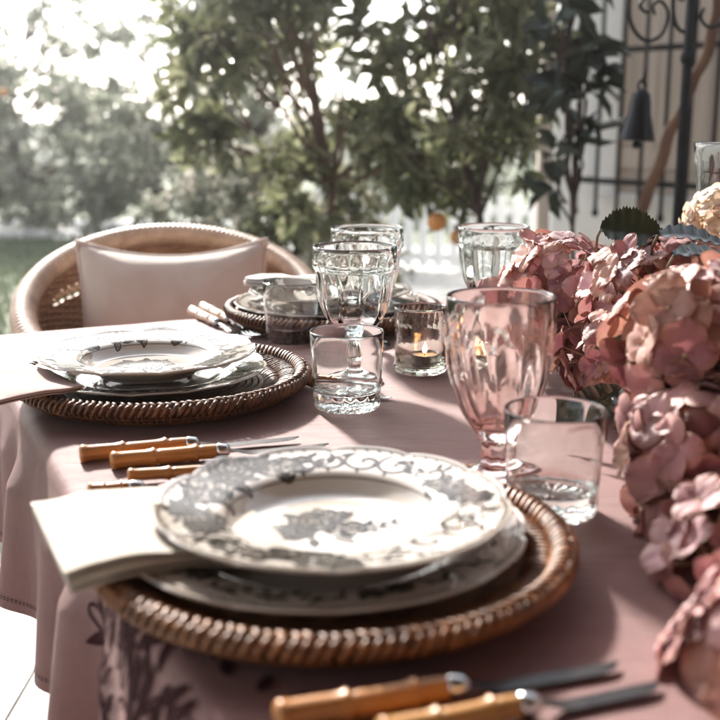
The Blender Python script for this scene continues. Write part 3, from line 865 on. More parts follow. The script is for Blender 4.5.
C2 = at(144, 352, TZ+.058); C2.z = TZ; C2.y += .018
C3 = at(327, 290, TZ+.055); C3.z = TZ
charger(C1+Vector((0,0,.001)), 0, 'warm brown woven rattan charger of the nearest place setting')
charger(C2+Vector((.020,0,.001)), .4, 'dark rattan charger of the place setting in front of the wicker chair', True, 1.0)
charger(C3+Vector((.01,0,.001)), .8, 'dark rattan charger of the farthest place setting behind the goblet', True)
GD = 'patterned dinner plates'; GS = 'patterned soup plates'
# charger centre top z .0105 ; dinner rests there, soup plate rests on the napkin/dinner plate
ZD = .0165
mesh_thing('dinner_plate', ME_dinner, C1+Vector((-.008,.004,ZD)), R(-8), 'nearest scalloped dinner plate, under the folded ivory napkin', 'plate', GD)
mesh_thing('soup_plate', ME_soup, C1+Vector((.0,.0,ZD+.0110)), R(2), 'nearest scalloped soup plate with grey floral print, on top of its stack', 'plate', GS)
mesh_thing('dinner_plate', ME_dinner, C2+Vector((.004,.0,ZD)), R(40), 'dinner plate under the soup plate in front of the wicker chair', 'plate', GD, .93)
mesh_thing('soup_plate', ME_soup, C2+Vector((0,0,ZD+.0110)), R(-42), 'floral soup plate in front of the wicker chair', 'plate', GS)
mesh_thing('dinner_plate', ME_dinner, C3+Vector((0,0,ZD)), R(70), 'farthest dinner plate, behind the left clear tumbler', 'plate', GD)
mesh_thing('soup_plate', ME_soup, C3+Vector((.004,-.004,ZD+.0110)), R(90), 'farthest soup plate, holding a rolled white napkin', 'plate', GS)

# ------------------------------------------------------------------ napkins (folded serpentine cross-section swept along a path)
def napkin(name, path, width, layers, th, m, label, seed=0, taper=None, wav=.002, roll=None):
    """path: list of world points along the napkin's length; cross-section lies across it"""
    P = [Vector(p) for p in path]
    # resample (catmull)
    sm = []
    for i in range(len(P)-1):
        p0, p1, p2, p3 = P[max(i-1,0)], P[i], P[i+1], P[min(i+2,len(P)-1)]
        for k in range(10):
            t = k/10; sm.append(.5*((2*p1)+(p2-p0)*t+(2*p0-5*p1+4*p2-p3)*t*t+(3*p1-p0-3*p2+p3)*t**3))
    sm.append(P[-1])
    # serpentine centre line: x from -w/2..w/2 back and forth
    cs = []
    gap = th*1.9
    for l in range(layers):
        xs = frange(-.5, .5, 16)
        if l % 2: xs = xs[::-1]
        inset = .012*((l*37) % 5)/5
        for x in xs: cs.append((x*(1-inset), l*gap))
        if l < layers-1:
            sx = .5 if l % 2 == 0 else -.5
            for a in (.25,.5,.75):
                cs.append((sx*(1-inset)+math.copysign(gap*.5*math.sin(PI*a)/width, sx), l*gap+gap*(.5-.5*math.cos(PI*a))))
    n = len(cs)
    off = []
    for i in range(n):
        a, c = cs[max(i-1,0)], cs[min(i+1,n-1)]; dx, dz = (c[0]-a[0])*width, c[1]-a[1]; l = math.hypot(dx, dz) or 1
        off.append((-dz/l*th*.5, dx/l*th*.5))
    ring = [(cs[i][0]*width+off[i][0], cs[i][1]+off[i][1]) for i in range(n)]+[(cs[i][0]*width-off[i][0], cs[i][1]-off[i][1]) for i in range(n-1,-1,-1)]
    b = MB(); vs = []; o = P[0]
    for j, p in enumerate(sm):
        t = sm[min(j+1,len(sm)-1)]-sm[max(j-1,0)]; t.normalize()
        side = t.cross(Vector((0,0,1))).normalized(); up = side.cross(t)
        f = j/(len(sm)-1); wsc = taper(f) if taper else 1
        for (x, z) in ring:
            puff = 1+.6*f
            zz = z*puff+wav*noise.noise(Vector((x*22+seed, f*5, z*60)))
            # end edges of layers slightly ragged
            ex = .0035*noise.noise(Vector((z*900, seed, 0)))*(1 if j in (0, len(sm)-1) else 0)
            vs.append(p+side*(x*wsc)+up*zz+t*ex-o)
    k = len(ring); fs = []
    for j in range(len(sm)-1):
        for i in range(k): fs.append((j*k+i, j*k+(i+1)%k, (j+1)*k+(i+1)%k, (j+1)*k+i))
    fs.append(tuple(range(k-1,-1,-1))); fs.append(tuple((len(sm)-1)*k+i for i in range(k)))
    b.add(vs, fs); ob = b.build(name, m, None, True, 55); ob.location = o
    return tag(ob, label, 'napkin', 'linen napkins at the place settings')
zn = TZ+ZD+.0225
# nearest: lies between the plates, hangs out over the left rim
e3 = at(53,551,TZ+.036); e3.z = TZ
def nz_(d, z): return e3+WX*d+Vector((0,0,z))
napkin('napkin', [nz_(.155,.0290), nz_(.125,.0315), nz_(.09,.0355), nz_(.05,.0395), nz_(.02,.038), nz_(0,.0335)], .142, 4, .0015, M_napW,
       'folded ivory linen napkin tucked between the nearest plates', 3, wav=.003)
d2 = (at(10,418)-C2); d2.z = 0; d2.normalize()
napkin('napkin', [C2+d2*q+Vector((0,0,z)) for q, z in ((.118,.0385),(.142,.0400),(.17,.0405),(.20,.0385),(.25,.030),(.30,.016),(.335,-.004),(.35,-.04))], .15, 3, .0012, M_napP,
       'blush linen napkin trailing off the plate in front of the wicker chair', 5, wav=.004)
napkin('napkin', [C3+Vector((-.135,.012,ZD+.0475)), C3+Vector((-.09,.007,ZD+.0455)), C3+Vector((-.04,.003,ZD+.041)), C3+Vector((.03,-.01,ZD+.036))], .042, 5, .0016, M_napwhite,
       'rolled white napkin lying across the farthest soup plate', 7, wav=.004)

# ------------------------------------------------------------------ cutlery
def handle(b, L, r, nodes):
    pts = []; rad = []
    N = 70
    for i in range(N+1):
        t = i/N; x = L*t; rr = r*(.93-.10*t)
        for c in nodes:
            rr += r*.20*math.exp(-((t-c)/.016)**2)-r*.10*math.exp(-((t-c-.035)/.010)**2)+r*.07*math.exp(-((t-c+.03)/.03)**2)
        rr += r*.14*math.exp(-((t-.035)/.03)**2)
        if t < .012: rr *= .78
        pts.append((x, .0006*math.sin(t*9), 0)); rad.append(rr)
    b.tube(pts, rad, 16)
def cutlery(kind, p0, p1, label, mh=None, ms=None, roll=0, zl=.0, s=1, lift=0):
    """p0 handle end on the cloth, p1 tip on the cloth"""
    p0 = Vector(p0); p1 = Vector(p1); d = p1-p0; L = d.length; ms = ms or M_steeld; mh = mh or M_bamboo
    root = empty({'f':'fork','k':'knife','s':'spoon'}[kind], p0+Vector((0,0,.0082+zl)), math.atan2(d.y, d.x), label, {'f':'fork','k':'knife','s':'spoon'}[kind], 'bamboo handled cutlery')
    root.rotation_euler = (0, -math.asin(max(-1,min(1,lift/L))), math.atan2(d.y, d.x))
    hl = L*.47; r = .0088*s
    b = MB(); handle(b, hl, r, (.40,.80)); b.build('handle', mh, root)
    b = MB(); b.tube([(hl-.001,0,0),(hl+.003,0,0),(hl+.010,0,0),(hl+.013,0,0)], [r*.86,r*.90,r*.80,r*.5], 14); b.build('ferrule', M_steel, root)
    b = MB(); x0 = hl+.012; drop = -.0048-0
    if kind == 'k':
        n = 16; top = []; bot = []
        for i in range(n+1):
            t = i/n; x = x0+(L-x0)*t; w = .0026+.0030*min(1, t*6); w *= (1 if t < .75 else math.sqrt(max(0, 1-((t-.75)/.25)**2))*.98+.02)
            zz = drop*min(1, t*5)
            top.append((x, .0045+0*t, zz)); bot.append((x, .0045-2*w if t > .1 else -.0035, zz))
        hh = .0008
        vs = [(x,y,z+hh) for x,y,z in top]+[(x,y,z+.0002) for x,y,z in bot]+[(x,y,z-hh) for x,y,z in top]+[(x,y,z-.0002) for x,y,z in bot]
        k = n+1; fs = []
        for i in range(n): fs += [(i,k+i,k+i+1,i+1),(2*k+i,2*k+i+1,3*k+i+1,3*k+i),(i,i+1,2*k+i+1,2*k+i),(k+i,3*k+i,3*k+i+1,k+i+1)]
        fs += [(0,2*k,3*k,k),(n,k+n,3*k+n,2*k+n)]
        b.add(vs, fs); b.build('blade', ms, root, True, 40)
    elif kind == 'f':
        neck = x0+(L-x0)*.45; root_t = x0+(L-x0)*.62
        b.tube([(x0,0,0),(x0+(neck-x0)*.5,0,-.0005),(neck,0,-.002),(neck+.01,0,-.003)], [.0032,.0022,.0026,.004], 8, flat=.6)
        n = 6
        vs = []
        for i in range(n+1):
            t = i/n; x = neck+.004+(root_t-neck)*t; w = .004+.0075*math.sin(PI*.5*t); z = -.003-.0035*t
            vs += [(x,-w,z+.0008),(x,w,z+.0008),(x,w,z-.0008),(x,-w,z-.0008)]
        fs = []
        for i in range(n):
            for k in range(4): fs.append((i*4+k, i*4+(k+1)%4, (i+1)*4+(k+1)%4, (i+1)*4+k))
        fs += [(0,1,2,3),(n*4+3,n*4+2,n*4+1,n*4)]
        b.add(vs, fs)
        for j in range(4):
            y = -.0098+j*.00653
            b.tube([(root_t,y*.95,-.0064),(root_t+(L-root_t)*.5,y,-.0072),(L,y*.9,-.0035)], [.0017,.0014,.0007], 6)
        b.build('tines', ms, root, True, 40)
    else:
        neck = x0+(L-x0)*.42
        b.tube([(x0,0,0),(neck,0,-.002),(neck+.008,0,-.003)], [.003,.0022,.004], 8, flat=.6)
        nu, nv = 12, 12; a = (L-neck)/2; cx = neck+a
        for sgn, off in ((1,0),(-1,-.0012)):
            vs = [(cx, 0, -.0062+off)]; fs = []
            for i in range(1, nu+1):
                for k in range(24):
                    rr = i/nu; th = 2*PI*k/24; vs.append((cx+a*rr*math.cos(th), a*.62*rr*math.sin(th), -.0062+.006*rr*rr+off))
            for k in range(24): fs.append((0,1+k,1+(k+1)%24))
            for i in range(nu-1):
                for k in range(24): fs.append((1+i*24+k,1+(i+1)*24+k,1+(i+1)*24+(k+1)%24,1+i*24+(k+1)%24))
            b.add(vs, fs)
        b.build('bowl', ms, root, True, 60)
T0 = TZ+.001
cutlery('k', at(80,462,T0), at(300,441,T0), 'farther bamboo handled knife of the pair above the nearest plate')
cutlery('k', at(111,469,T0), at(330,448,T0), 'nearer bamboo handled knife of the pair above the nearest plate')
def on(px, py, z=T0): return at(px, py, z)
cutlery('f', on(128,484), on(128,484)+Vector((.20,.045,0)), 'small bamboo handled fork peeking out above the nearest dinner plate rim', s=.72)
cutlery('s', on(89,501), on(89,501)+Vector((.075,.022,.0)), 'short bamboo handled teaspoon with its handle end beside the ivory napkin', s=.95)
cutlery('k', at(276,730,T0), at(622,670,T0), 'bamboo handled knife nearest the nearest charger at the bottom of the picture')
cutlery('k', at(380,748,T0), at(662,690,T0), 'bamboo handled knife lying closest to the bottom edge and the pink flowers')
cutlery('f', at(192,315,T0), at(246,341,T0), 'pale handled fork left of the pair beside the wicker chair', M_bambooP, M_steel)
cutlery('f', at(203,311,T0), at(259,338,T0), 'pale handled fork right of the pair beside the wicker chair', M_bambooP, M_steel)
cutlery('k', at(296,385,T0), at(390,401,T0), 'small knife lying behind the front clear tumbler, under the goblet foot', M_bamboo, M_steel, s=.8)

# ------------------------------------------------------------------ glassware
def goblet_mesh(name, m, outer, inner, flutes=0, band=True, zf=(.07,.16)):
    prof = outer+inner
    no = len(outer)
    b = MB()
    H = outer[-1][1]
    def mod(r, z, a, i):
        if i < no-2 and flutes and z > zf[0]*.9 and z < zf[1]:
            t = (z-zf[0])/(zf[1]-zf[0]); k = max(0, min(1, math.sin(PI*max(0,min(1,t)))**.6))
            w = abs(math.cos(a*flutes/2)); 
            return r*(1-.075*k*(1-w**.6))-.0004*k, z
        if band and i < no-2 and z >= zf[1] and z < zf[1]+.012:
            return r*(1+.018*abs(math.sin(a*flutes))), z
        if i < no-2 and .02 < z < zf[0] and flutes:
            return r*(1-.10*abs(math.sin(a*4))), z
        return r, z
    b.lathe(dens(prof, no), 120, mod)
    return b.mesh(name, m, True)
def dens(prof, no): return prof
def fine(P, k=5):
    out = []
    V = [Vector((r, z, 0)) for r, z in P]
    for i in range(len(V)-1):
        p0, p1, p2, p3 = V[max(i-1,0)], V[i], V[i+1], V[min(i+2,len(V)-1)]
        for j in range(k):
            t = j/k; q = .5*((2*p1)+(p2-p0)*t+(2*p0-5*p1+4*p2-p3)*t*t+(3*p1-p0-3*p2+p3)*t**3); out.append((max(0,q.x), q.y))
    out.append(P[-1]); return out
outC = [(0,.0),(.018,.0004),(.034,.0006),(.036,.0022)]+fine([(.036,.0022),(.030,.0050),(.018,.0095),(.011,.016),(.0085,.026),(.0115,.034),(.0088,.042),(.009,.052),(.0125,.060),(.022,.068),(.036,.082),(.045,.100),(.0495,.122),(.0510,.140),(.0515,.148)],4)+[(.0535,.150),(.0538,.158),(.0535,.163),(.0537,.172),(.0535,.177)]
inC = [(.0528,.1775),(.0520,.176)]+fine([(.0510,.160),(.0480,.140),(.0465,.122),(.0415,.100),(.033,.085),(.020,.074),(.008,.0705)],3)+[(0,.070)]
ME_gob = goblet_mesh('goblet', M_glass, outC, inC, 10, True, (.066,.148))
outP = [(0,0),(.020,.0003),(.037,.0005),(.0395,.0022)]+fine([(.0395,.0022),(.034,.0052),(.025,.0085),(.0180,.013),(.0160,.020),(.0158,.030),(.0170,.037),(.022,.045),(.033,.062),(.0405,.080),(.0468,.102),(.0500,.124),(.0510,.148),(.0505,.172)],4)+[(.0505,.175)]
inP = [(.0497,.1758),(.0488,.1745)]+fine([(.0485,.148),(.0475,.124),(.0442,.102),(.038,.082),(.030,.066),(.018,.053),(.008,.0505)],3)+[(0,.050)]
def pinkmod():
    b = MB(); prof = outP+inP; no = len(outP)
    def mod(r, z, a, i):
        if i < no-1 and z > .036:
            k = min(1,(z-.036)/.02)*max(0, 1-max(0,z-.12)/.04)
            return r*(1+.020*k*math.cos(a*12+z*30)), z
        if i < no and .012 < z <= .036: return r*(1-.10*abs(math.sin(a*4))*math.sin(PI*(z-.012)/.024)), z
        return r, z
    b.lathe(prof, 144, mod); return b.mesh('pink_goblet', M_pink)
ME_pink = pinkmod()
def tumbler_mesh():
    H = .092
    outer = [(.0,.0022),(.012,.0018),(.022,.0010),(.031,.0003),(.0375,.0),(.0395,.0018)]+fine([(.0395,.0018),(.0400,.008),(.0402,.016),(.0404,.022),(.0412,.040),(.0424,.065),(.0436,.089)],4)+[(.0436,.091)]
    inner = [(.0429,.0922),(.0420,.091)]+fine([(.0415,.070),(.0400,.045),(.0385,.027),(.034,.0205),(.022,.0185),(.010,.018)],3)+[(0,.018)]
    b = MB(); no = len(outer)
    def mod(r, z, a, i):
        if i < no and z < .020 and r > .003:
            k = math.sin(PI*min(1,(z+.001)/.021))
            w = abs(math.sin(a*9))
            if r > .0385: return r*(1-.030*k*w), z
            return r, z+.0028*(1-w)*(r/.037)*(1-r/.042)*2
        return r, z
    b.lathe(outer+inner, 144, mod); return b.mesh('tumbler', M_glass)
ME_tum = tumbler_mesh()
GG = 'fluted clear goblets'; GT = 'clear glass tumblers'
def glassat(name, me, px, py, rz, label, cat, group, y=None, s=1):
    p = at(px, py, TZ+.0012) if y is None else None
    if y is not None: p = atd(px, 360, y); 
    return mesh_thing(name, me, (p.x, p.y, TZ+.0022), rz, label, cat, group, s)
glassat('goblet', ME_gob, 355, 382, .2, 'tall fluted clear goblet standing behind the front tumbler', 'goblet', GG)
glassat('goblet', ME_gob, 367, 345, .9, 'clear goblet partly hidden right behind the tall fluted one', 'goblet', GG, y=1.60)
glassat('goblet', ME_gob, 490, 345, .5, 'clear goblet at the left edge of the hydrangeas, behind the pink one', 'goblet', GG, y=1.62)
mesh_thing('pink_goblet', ME_pink, at(496,478,TZ)+Vector((0,0,.0022)), .3, 'large rose pink glass goblet beside the nearest soup plate', 'goblet')
glassat('tumbler', ME_tum, 347, 407, .1, 'clear tumbler standing in front of the tall fluted goblet', 'tumbler', GT)
glassat('tumbler', ME_tum, 292, 341, .6, 'clear tumbler in front of the farthest plates, left of the goblet', 'tumbler', GT)
mesh_thing('tumbler', ME_tum, at(551,512,TZ)+Vector((0,0,.0022)), .8, 'clear tumbler between the nearest charger and the hydrangeas', 'tumbler', GT)

def votive():
    p = at(420, 373, TZ); root = mesh_thing('votive_holder', None, (p.x, p.y, TZ+.0022), 0, 'small embossed glass votive holder right of the clear goblet', 'candle holder')
    b = MB()
    outer = [(.0,.001),(.030,.0),(.0345,.002)]+fine([(.0345,.002),(.0362,.008),(.0350,.016),(.0347,.05),(.0350,.066)],4)+[(.0350,.068),(.0353,.072),(.0353,.078),(.0350,.082),(.0356,.086),(.0352,.089)]
    inner = [(.0343,.0895),(.0335,.087),(.0325,.07),(.0325,.04),(.0325,.012),(.028,.0085),(0,.008)]
    no = len(outer)
    def mod(r, z, a, i):
        if i < no and .067 < z < .083: return r+.0012*max(0, math.sin(a*26+z*500)), z
        if i < no and .01 < z < .07: return r+.0004*math.sin(a*5+z*60), z
        return r, z
    b.lathe(outer+inner, 150, mod); b.build('glass_cup', M_votive, root)
    t = empty('tealight', (p.x+.006, p.y-.004, TZ+.0022+.0088), 0, 'lit tealight candle burning inside the votive holder', 'candle')
    b = MB(); b.lathe([(0,0),(.0185,0),(.0190,.001),(.0192,.0155),(.0198,.016),(.0188,.0162),(.0186,.002),(0,.0015)], 40); b.build('metal_cup', M_alu, t)
    b = MB(); b.lathe([(0,.0017),(.0183,.0022),(.0183,.0125),(.016,.0120),(.004,.0115),(0,.0115)], 32); b.build('wax', M_wax, t)
    b = MB(); b.tube([(0,0,.011),(.0003,0,.017)], .0007, 6); b.build('wick', M_wick, t)
    m = bpy.data.materials.new('flame'); m.use_nodes = True; n = m.node_tree.nodes['Principled BSDF']
    n.inputs['Base Color'].default_value = (0,0,0,1); n.inputs['Emission Color'].default_value = (1,.42,.14,1); n.inputs['Emission Strength'].default_value = 10
    b = MB(); b.lathe([(0,.0155),(.0022,.0175),(.0030,.0205),(.0024,.0245),(.0011,.029),(0,.033)], 14); b.build('flame', m, t)
votive()

def hurricane():
    p = atd(716, 330, 1.62); root = empty('hurricane_vase', (p.x, p.y, TZ+.002), 0, 'tall narrow glass vase at the right edge behind the hydrangeas', 'vase')
    o = fine([(0,.0),(.035,.0),(.042,.003),(.030,.010),(.012,.022),(.010,.06),(.012,.10),(.026,.135),(.036,.18),(.045,.25),(.051,.298)],4)
    i = [(.0500,.2995),(.0488,.297)]+fine([(.043,.25),(.034,.18),(.024,.14),(.008,.112)],3)+[(0,.110)]
    b = MB(); b.lathe(o+i, 96, lambda r,z,a,k: (r*(1+.012*math.cos(a*10)) if .13 < z < .28 else r, z)); b.build('glass_body', M_glass, root)
hurricane()

# ------------------------------------------------------------------ hydrangeas
def floret_mesh(name, m, seed, size=.021, n=4, cup=.5):
    r = random.Random(seed); b = MB(); edge_ = []
    for k in range(n):
        a0 = 2*PI*k/n+r.uniform(-.14,.14); L = size*r.uniform(.88,1.14); W = L*r.uniform(.95,1.15); tilt = r.uniform(-.05,.30)+cup*.3
        nu, nv = 8, 9; vs = []; zo = .0005*k
        cu = r.uniform(-.5,.8)
        for i in range(nu):
            t = i/(nu-1)
            half = W*.5*(math.sin(PI*min(1,(t*.86+.09)))**.62)*(1 if t < .8 else math.sqrt(max(.0,1-((t-.8)/.21)**2))*.85+.12)
            if i == 0: half = W*.07
            for j in range(nv):
                s = (j/(nv-1)-.5)*2; x = L*t; y = half*s
                z = zo+L*(tilt*t+.20*t*t*cu*2-.30*t**4)+abs(s)**2*half*(.22*cu-.13)-.0008*math.exp(-(s/.16)**2)+.0009*math.sin(6*s+9*t+seed+k)*t
                ca, sa = math.cos(a0), math.sin(a0)
                vs.append((x*ca-y*sa, x*sa+y*ca, z))
        E_ = [min(1, max(0, (i/(nu-1))**5+abs((j/(nv-1)-.5)*2)**6*(i > 0))) for i in range(nu) for j in range(nv)]; edge_.extend(E_)
        b.add(vs, [(i*nv+j, (i+1)*nv+j, (i+1)*nv+j+1, i*nv+j+1) for i in range(nu-1) for j in range(nv-1)])
    b.lathe([(0,-.001),(.0016,0),(.0018,.0012),(.001,.0022),(0,.0025)], 8, mi=1)
    b.tube([(0,0,0),(.001,0,-.012),(0,.001,-.03)], [.0009,.0008,.0008], 5, mi=1)
    me = b.mesh(name, [m, M_eye]); at_ = me.attributes.new('rim', 'FLOAT', 'POINT')
    at_.data.foreach_set('value', edge_+[0.0]*(len(me.vertices)-len(edge_))); return me
FL = {}
for key, m in (('rose',M_pet1),('tan',M_pet2),('blush',M_pet3),('deep',M_petd),('cream',M_cream)):
    FL[key] = [floret_mesh('floret_'+key, m, s, cup=(.1,.5,1.0)[s%3]) for s in range(6)]
GH = 'dried pink hydrangea heads down the middle of the table'
def hleaf(parent, p, d, nrm, L, W, m, name='leaf', serr=True, bend=.2):
    d = Vector(d).normalized(); s = d.cross(Vector(nrm)).normalized(); n = s.cross(d)
    b = MB(); nu = 40; nv = 7; vs = []
    for i in range(nu+1):
        t = i/nu; hw = W*.5*math.sin(PI*t**.85)**.75 if 0 < i < nu else .0004
        if serr and 0 < i < nu: hw += (.055*W*(1 if i%2 else -.3))
        for j in range(nv):
            q = (j/(nv-1)-.5)*2
            z = abs(q)*hw*.35-bend*L*t*t+.0015*math.sin(t*40)*abs(q)
            vs.append(Vector(p)+d*(L*t)+s*(hw*q)+n*z)
    k = len(vs); th = n*-.0006
    vs += [v+th for v in vs[:k]]
    fs = []
    for i in range(nu):
        for j in range(nv-1):
            fs.append((i*nv+j,(i+1)*nv+j,(i+1)*nv+j+1,i*nv+j+1)); fs.append((k+i*nv+j+1,k+(i+1)*nv+j+1,k+(i+1)*nv+j,k+i*nv+j))
    b.add(vs, fs); return b.build(name, m, parent)
def head(c, rad, nf, mix, label, seed, fs=1.0, stemdir=(.1,.3,-1), leaves=(), group=GH, name='hydrangea', squash=.85):
    rnd = random.Random(seed); c = Vector(c); root = empty(name, c, 0, label, 'hydrangea', group)
    g = PI*(3-math.sqrt(5)); keys = list(mix.keys()); wts = list(mix.values())
    for i in range(nf):
        z = 1-1.80*(i+.5)/nf; rr = math.sqrt(max(0,1-z*z)); a = g*i+rnd.uniform(-.2,.2)
        n = Vector((rr*math.cos(a), rr*math.sin(a), z)); jitter = Vector((rnd.gauss(0,.22),rnd.gauss(0,.22),rnd.gauss(0,.22)))
        d = (n+jitter).normalized(); q = rad*(rnd.uniform(.80,1.12)+.16*noise.noise(n*1.6+Vector((seed,0,0))))
        p = Vector((n.x*q, n.y*q, n.z*q*squash))
        key = rnd.choices(keys, wts)[0]
        if n.z < -.25 and key in ('blush',): key = 'rose'
        o = bpy.data.objects.new('floret', rnd.choice(FL[key])); COL.objects.link(o); o.parent = root
        o.location = p; qn = d.to_track_quat('Z', 'Y'); o.rotation_mode = 'QUATERNION'
        from mathutils import Quaternion
        o.rotation_quaternion = qn @ Quaternion((0,0,1), rnd.uniform(0, 6.28))
        sc_ = fs*rnd.uniform(.82,1.18); o.scale = (sc_, sc_, sc_)
    # inner stalks carrying the florets
    b = MB()
    for i in range(26):
        v = Vector((rnd.gauss(0,1),rnd.gauss(0,1),rnd.gauss(.3,1))).normalized()*rad*.68
        b.tube([(0,0,-rad*.35), (v.x*.5,v.y*.5,v.z*.35), (v.x,v.y,v.z*squash)], [.0016,.0012,.0008], 5)
    b.build('flower_stalks', M_stem, root)
    sd = Vector(stemdir).normalized(); L = (c.z-TZ-.006)/max(.25,-sd.z); L = min(L, .3)
    b = MB(); b.tube([(0,0,-rad*.3), sd*L*.6, sd*L], [.0035,.0038,.004], 8); b.build('stem', M_stem, root)
    for lf in leaves: hleaf(root, *lf)
    return root
mixA = {'rose':5,'tan':2,'blush':3,'deep':3}
mixB = {'rose':3,'tan':4,'blush':2,'deep':2}
mixL = {'rose':1,'blush':6,'tan':1}
hA = head(atd(560,298,1.42), .090, 100, mixA, 'hydrangea head behind the rose pink goblet, leftmost in the row', 1, 1.04)
hB = head(atd(632,362,1.22), .074, 72, {'rose':3,'tan':2,'deep':7}, 'deep rose hydrangea head between the pink goblet and the tan head', 2, 1.05)
hB2 = head(atd(660,298,1.26), .084, 88, {'rose':4,'tan':3,'blush':3,'deep':3}, 'hydrangea head under the serrated green leaf', 31, 1.0)
hC = head(atd(708,345,.98), .076, 56, mixB, 'tan and rose hydrangea head at the right edge, upper one', 3, 1.42)
hD = head(atd(706,450,.90), .068, 50, {'rose':4,'tan':2,'blush':3,'deep':3}, 'rose hydrangea head at the right edge above the lowest ones', 4, 1.36)
hD2 = head(atd(742,400,1.02), .070, 46, {'rose':4,'tan':2,'blush':2,'deep':5}, 'shaded hydrangea head wedged behind the two big ones at the right edge', 14, 1.15)
hH = head(atd(700,520,.86), .046, 26, {'rose':4,'tan':3,'deep':3}, 'small hydrangea head lying on the cloth nearest the right hand tumbler', 15, 1.15)
hE = head(atd(744,560,.76), .062, 46, {'rose':3,'tan':1,'blush':5,'deep':2}, 'hydrangea head just above the blurred pale one in the corner', 5, 1.1)
hF = head(atd(782,672,.62), .066, 50, mixL, 'pale blush hydrangea head in the bottom right corner', 6, 1.15)
hG = head(atd(727,222,1.50), .052, 46, {'cream':1}, 'cream dried hydrangea head in front of the narrow glass vase', 7, .8, stemdir=(.10,.42,-1), group=None)

def loose_leaf(name, p, d, nrm, L, W, m, label, serr, bend=.2):
    root = empty(name, p, 0, label, 'leaf', 'green leaves among the hydrangeas'); hleaf(root, (0,0,0), d, nrm, L, W, m, 'leaf_blade', serr, bend)
    b = MB(); d = Vector(d).normalized(); b.tube([d*.002, Vector((0,.012,-.012)), Vector((0,.02,-.05))], .0018, 6); b.build('stalk', M_stem, root)
loose_leaf('hydrangea_leaf', atd(600,228,1.28), (1,-.15,-.05), (-.1,-.75,.65), .078, .052, M_hleaf, 'serrated dark green leaf standing above the hydrangea heads', True, .12)
loose_leaf('glossy_leaf', atd(656,236,1.22), (1,-.1,.02), (0,-.25,1), .085, .046, M_gleaf, 'glossy dark leaf right of the serrated one', False, .2)
loose_leaf('glossy_leaf', atd(672,256,1.12), (1,.1,.04), (0,-.15,1), .09, .05, M_gleaf, 'glossy dark leaf lowest at the right edge, over the tan hydrangea', False, .3)
loose_leaf('glossy_leaf', atd(640,345,1.08), (-1,-.3,.05), (0,-.6,.7), .05, .024, M_hleaf, 'small green leaf poking out left of the tan hydrangea', False, .1)
loose_leaf('glossy_leaf', atd(622,388,1.10), (-.9,-.2,-.45), (0,-.6,.6), .085, .036, M_gleaf, 'dark leaf pointing down towards the tumbler under the flowers', False, .1)
loose_leaf('glossy_leaf', atd(612,398,1.06), (-.5,-.4,-.55), (0,-.6,.6), .055, .018, M_hleaf, 'narrow green leaf touching the rim of the right hand tumbler', False, .1)

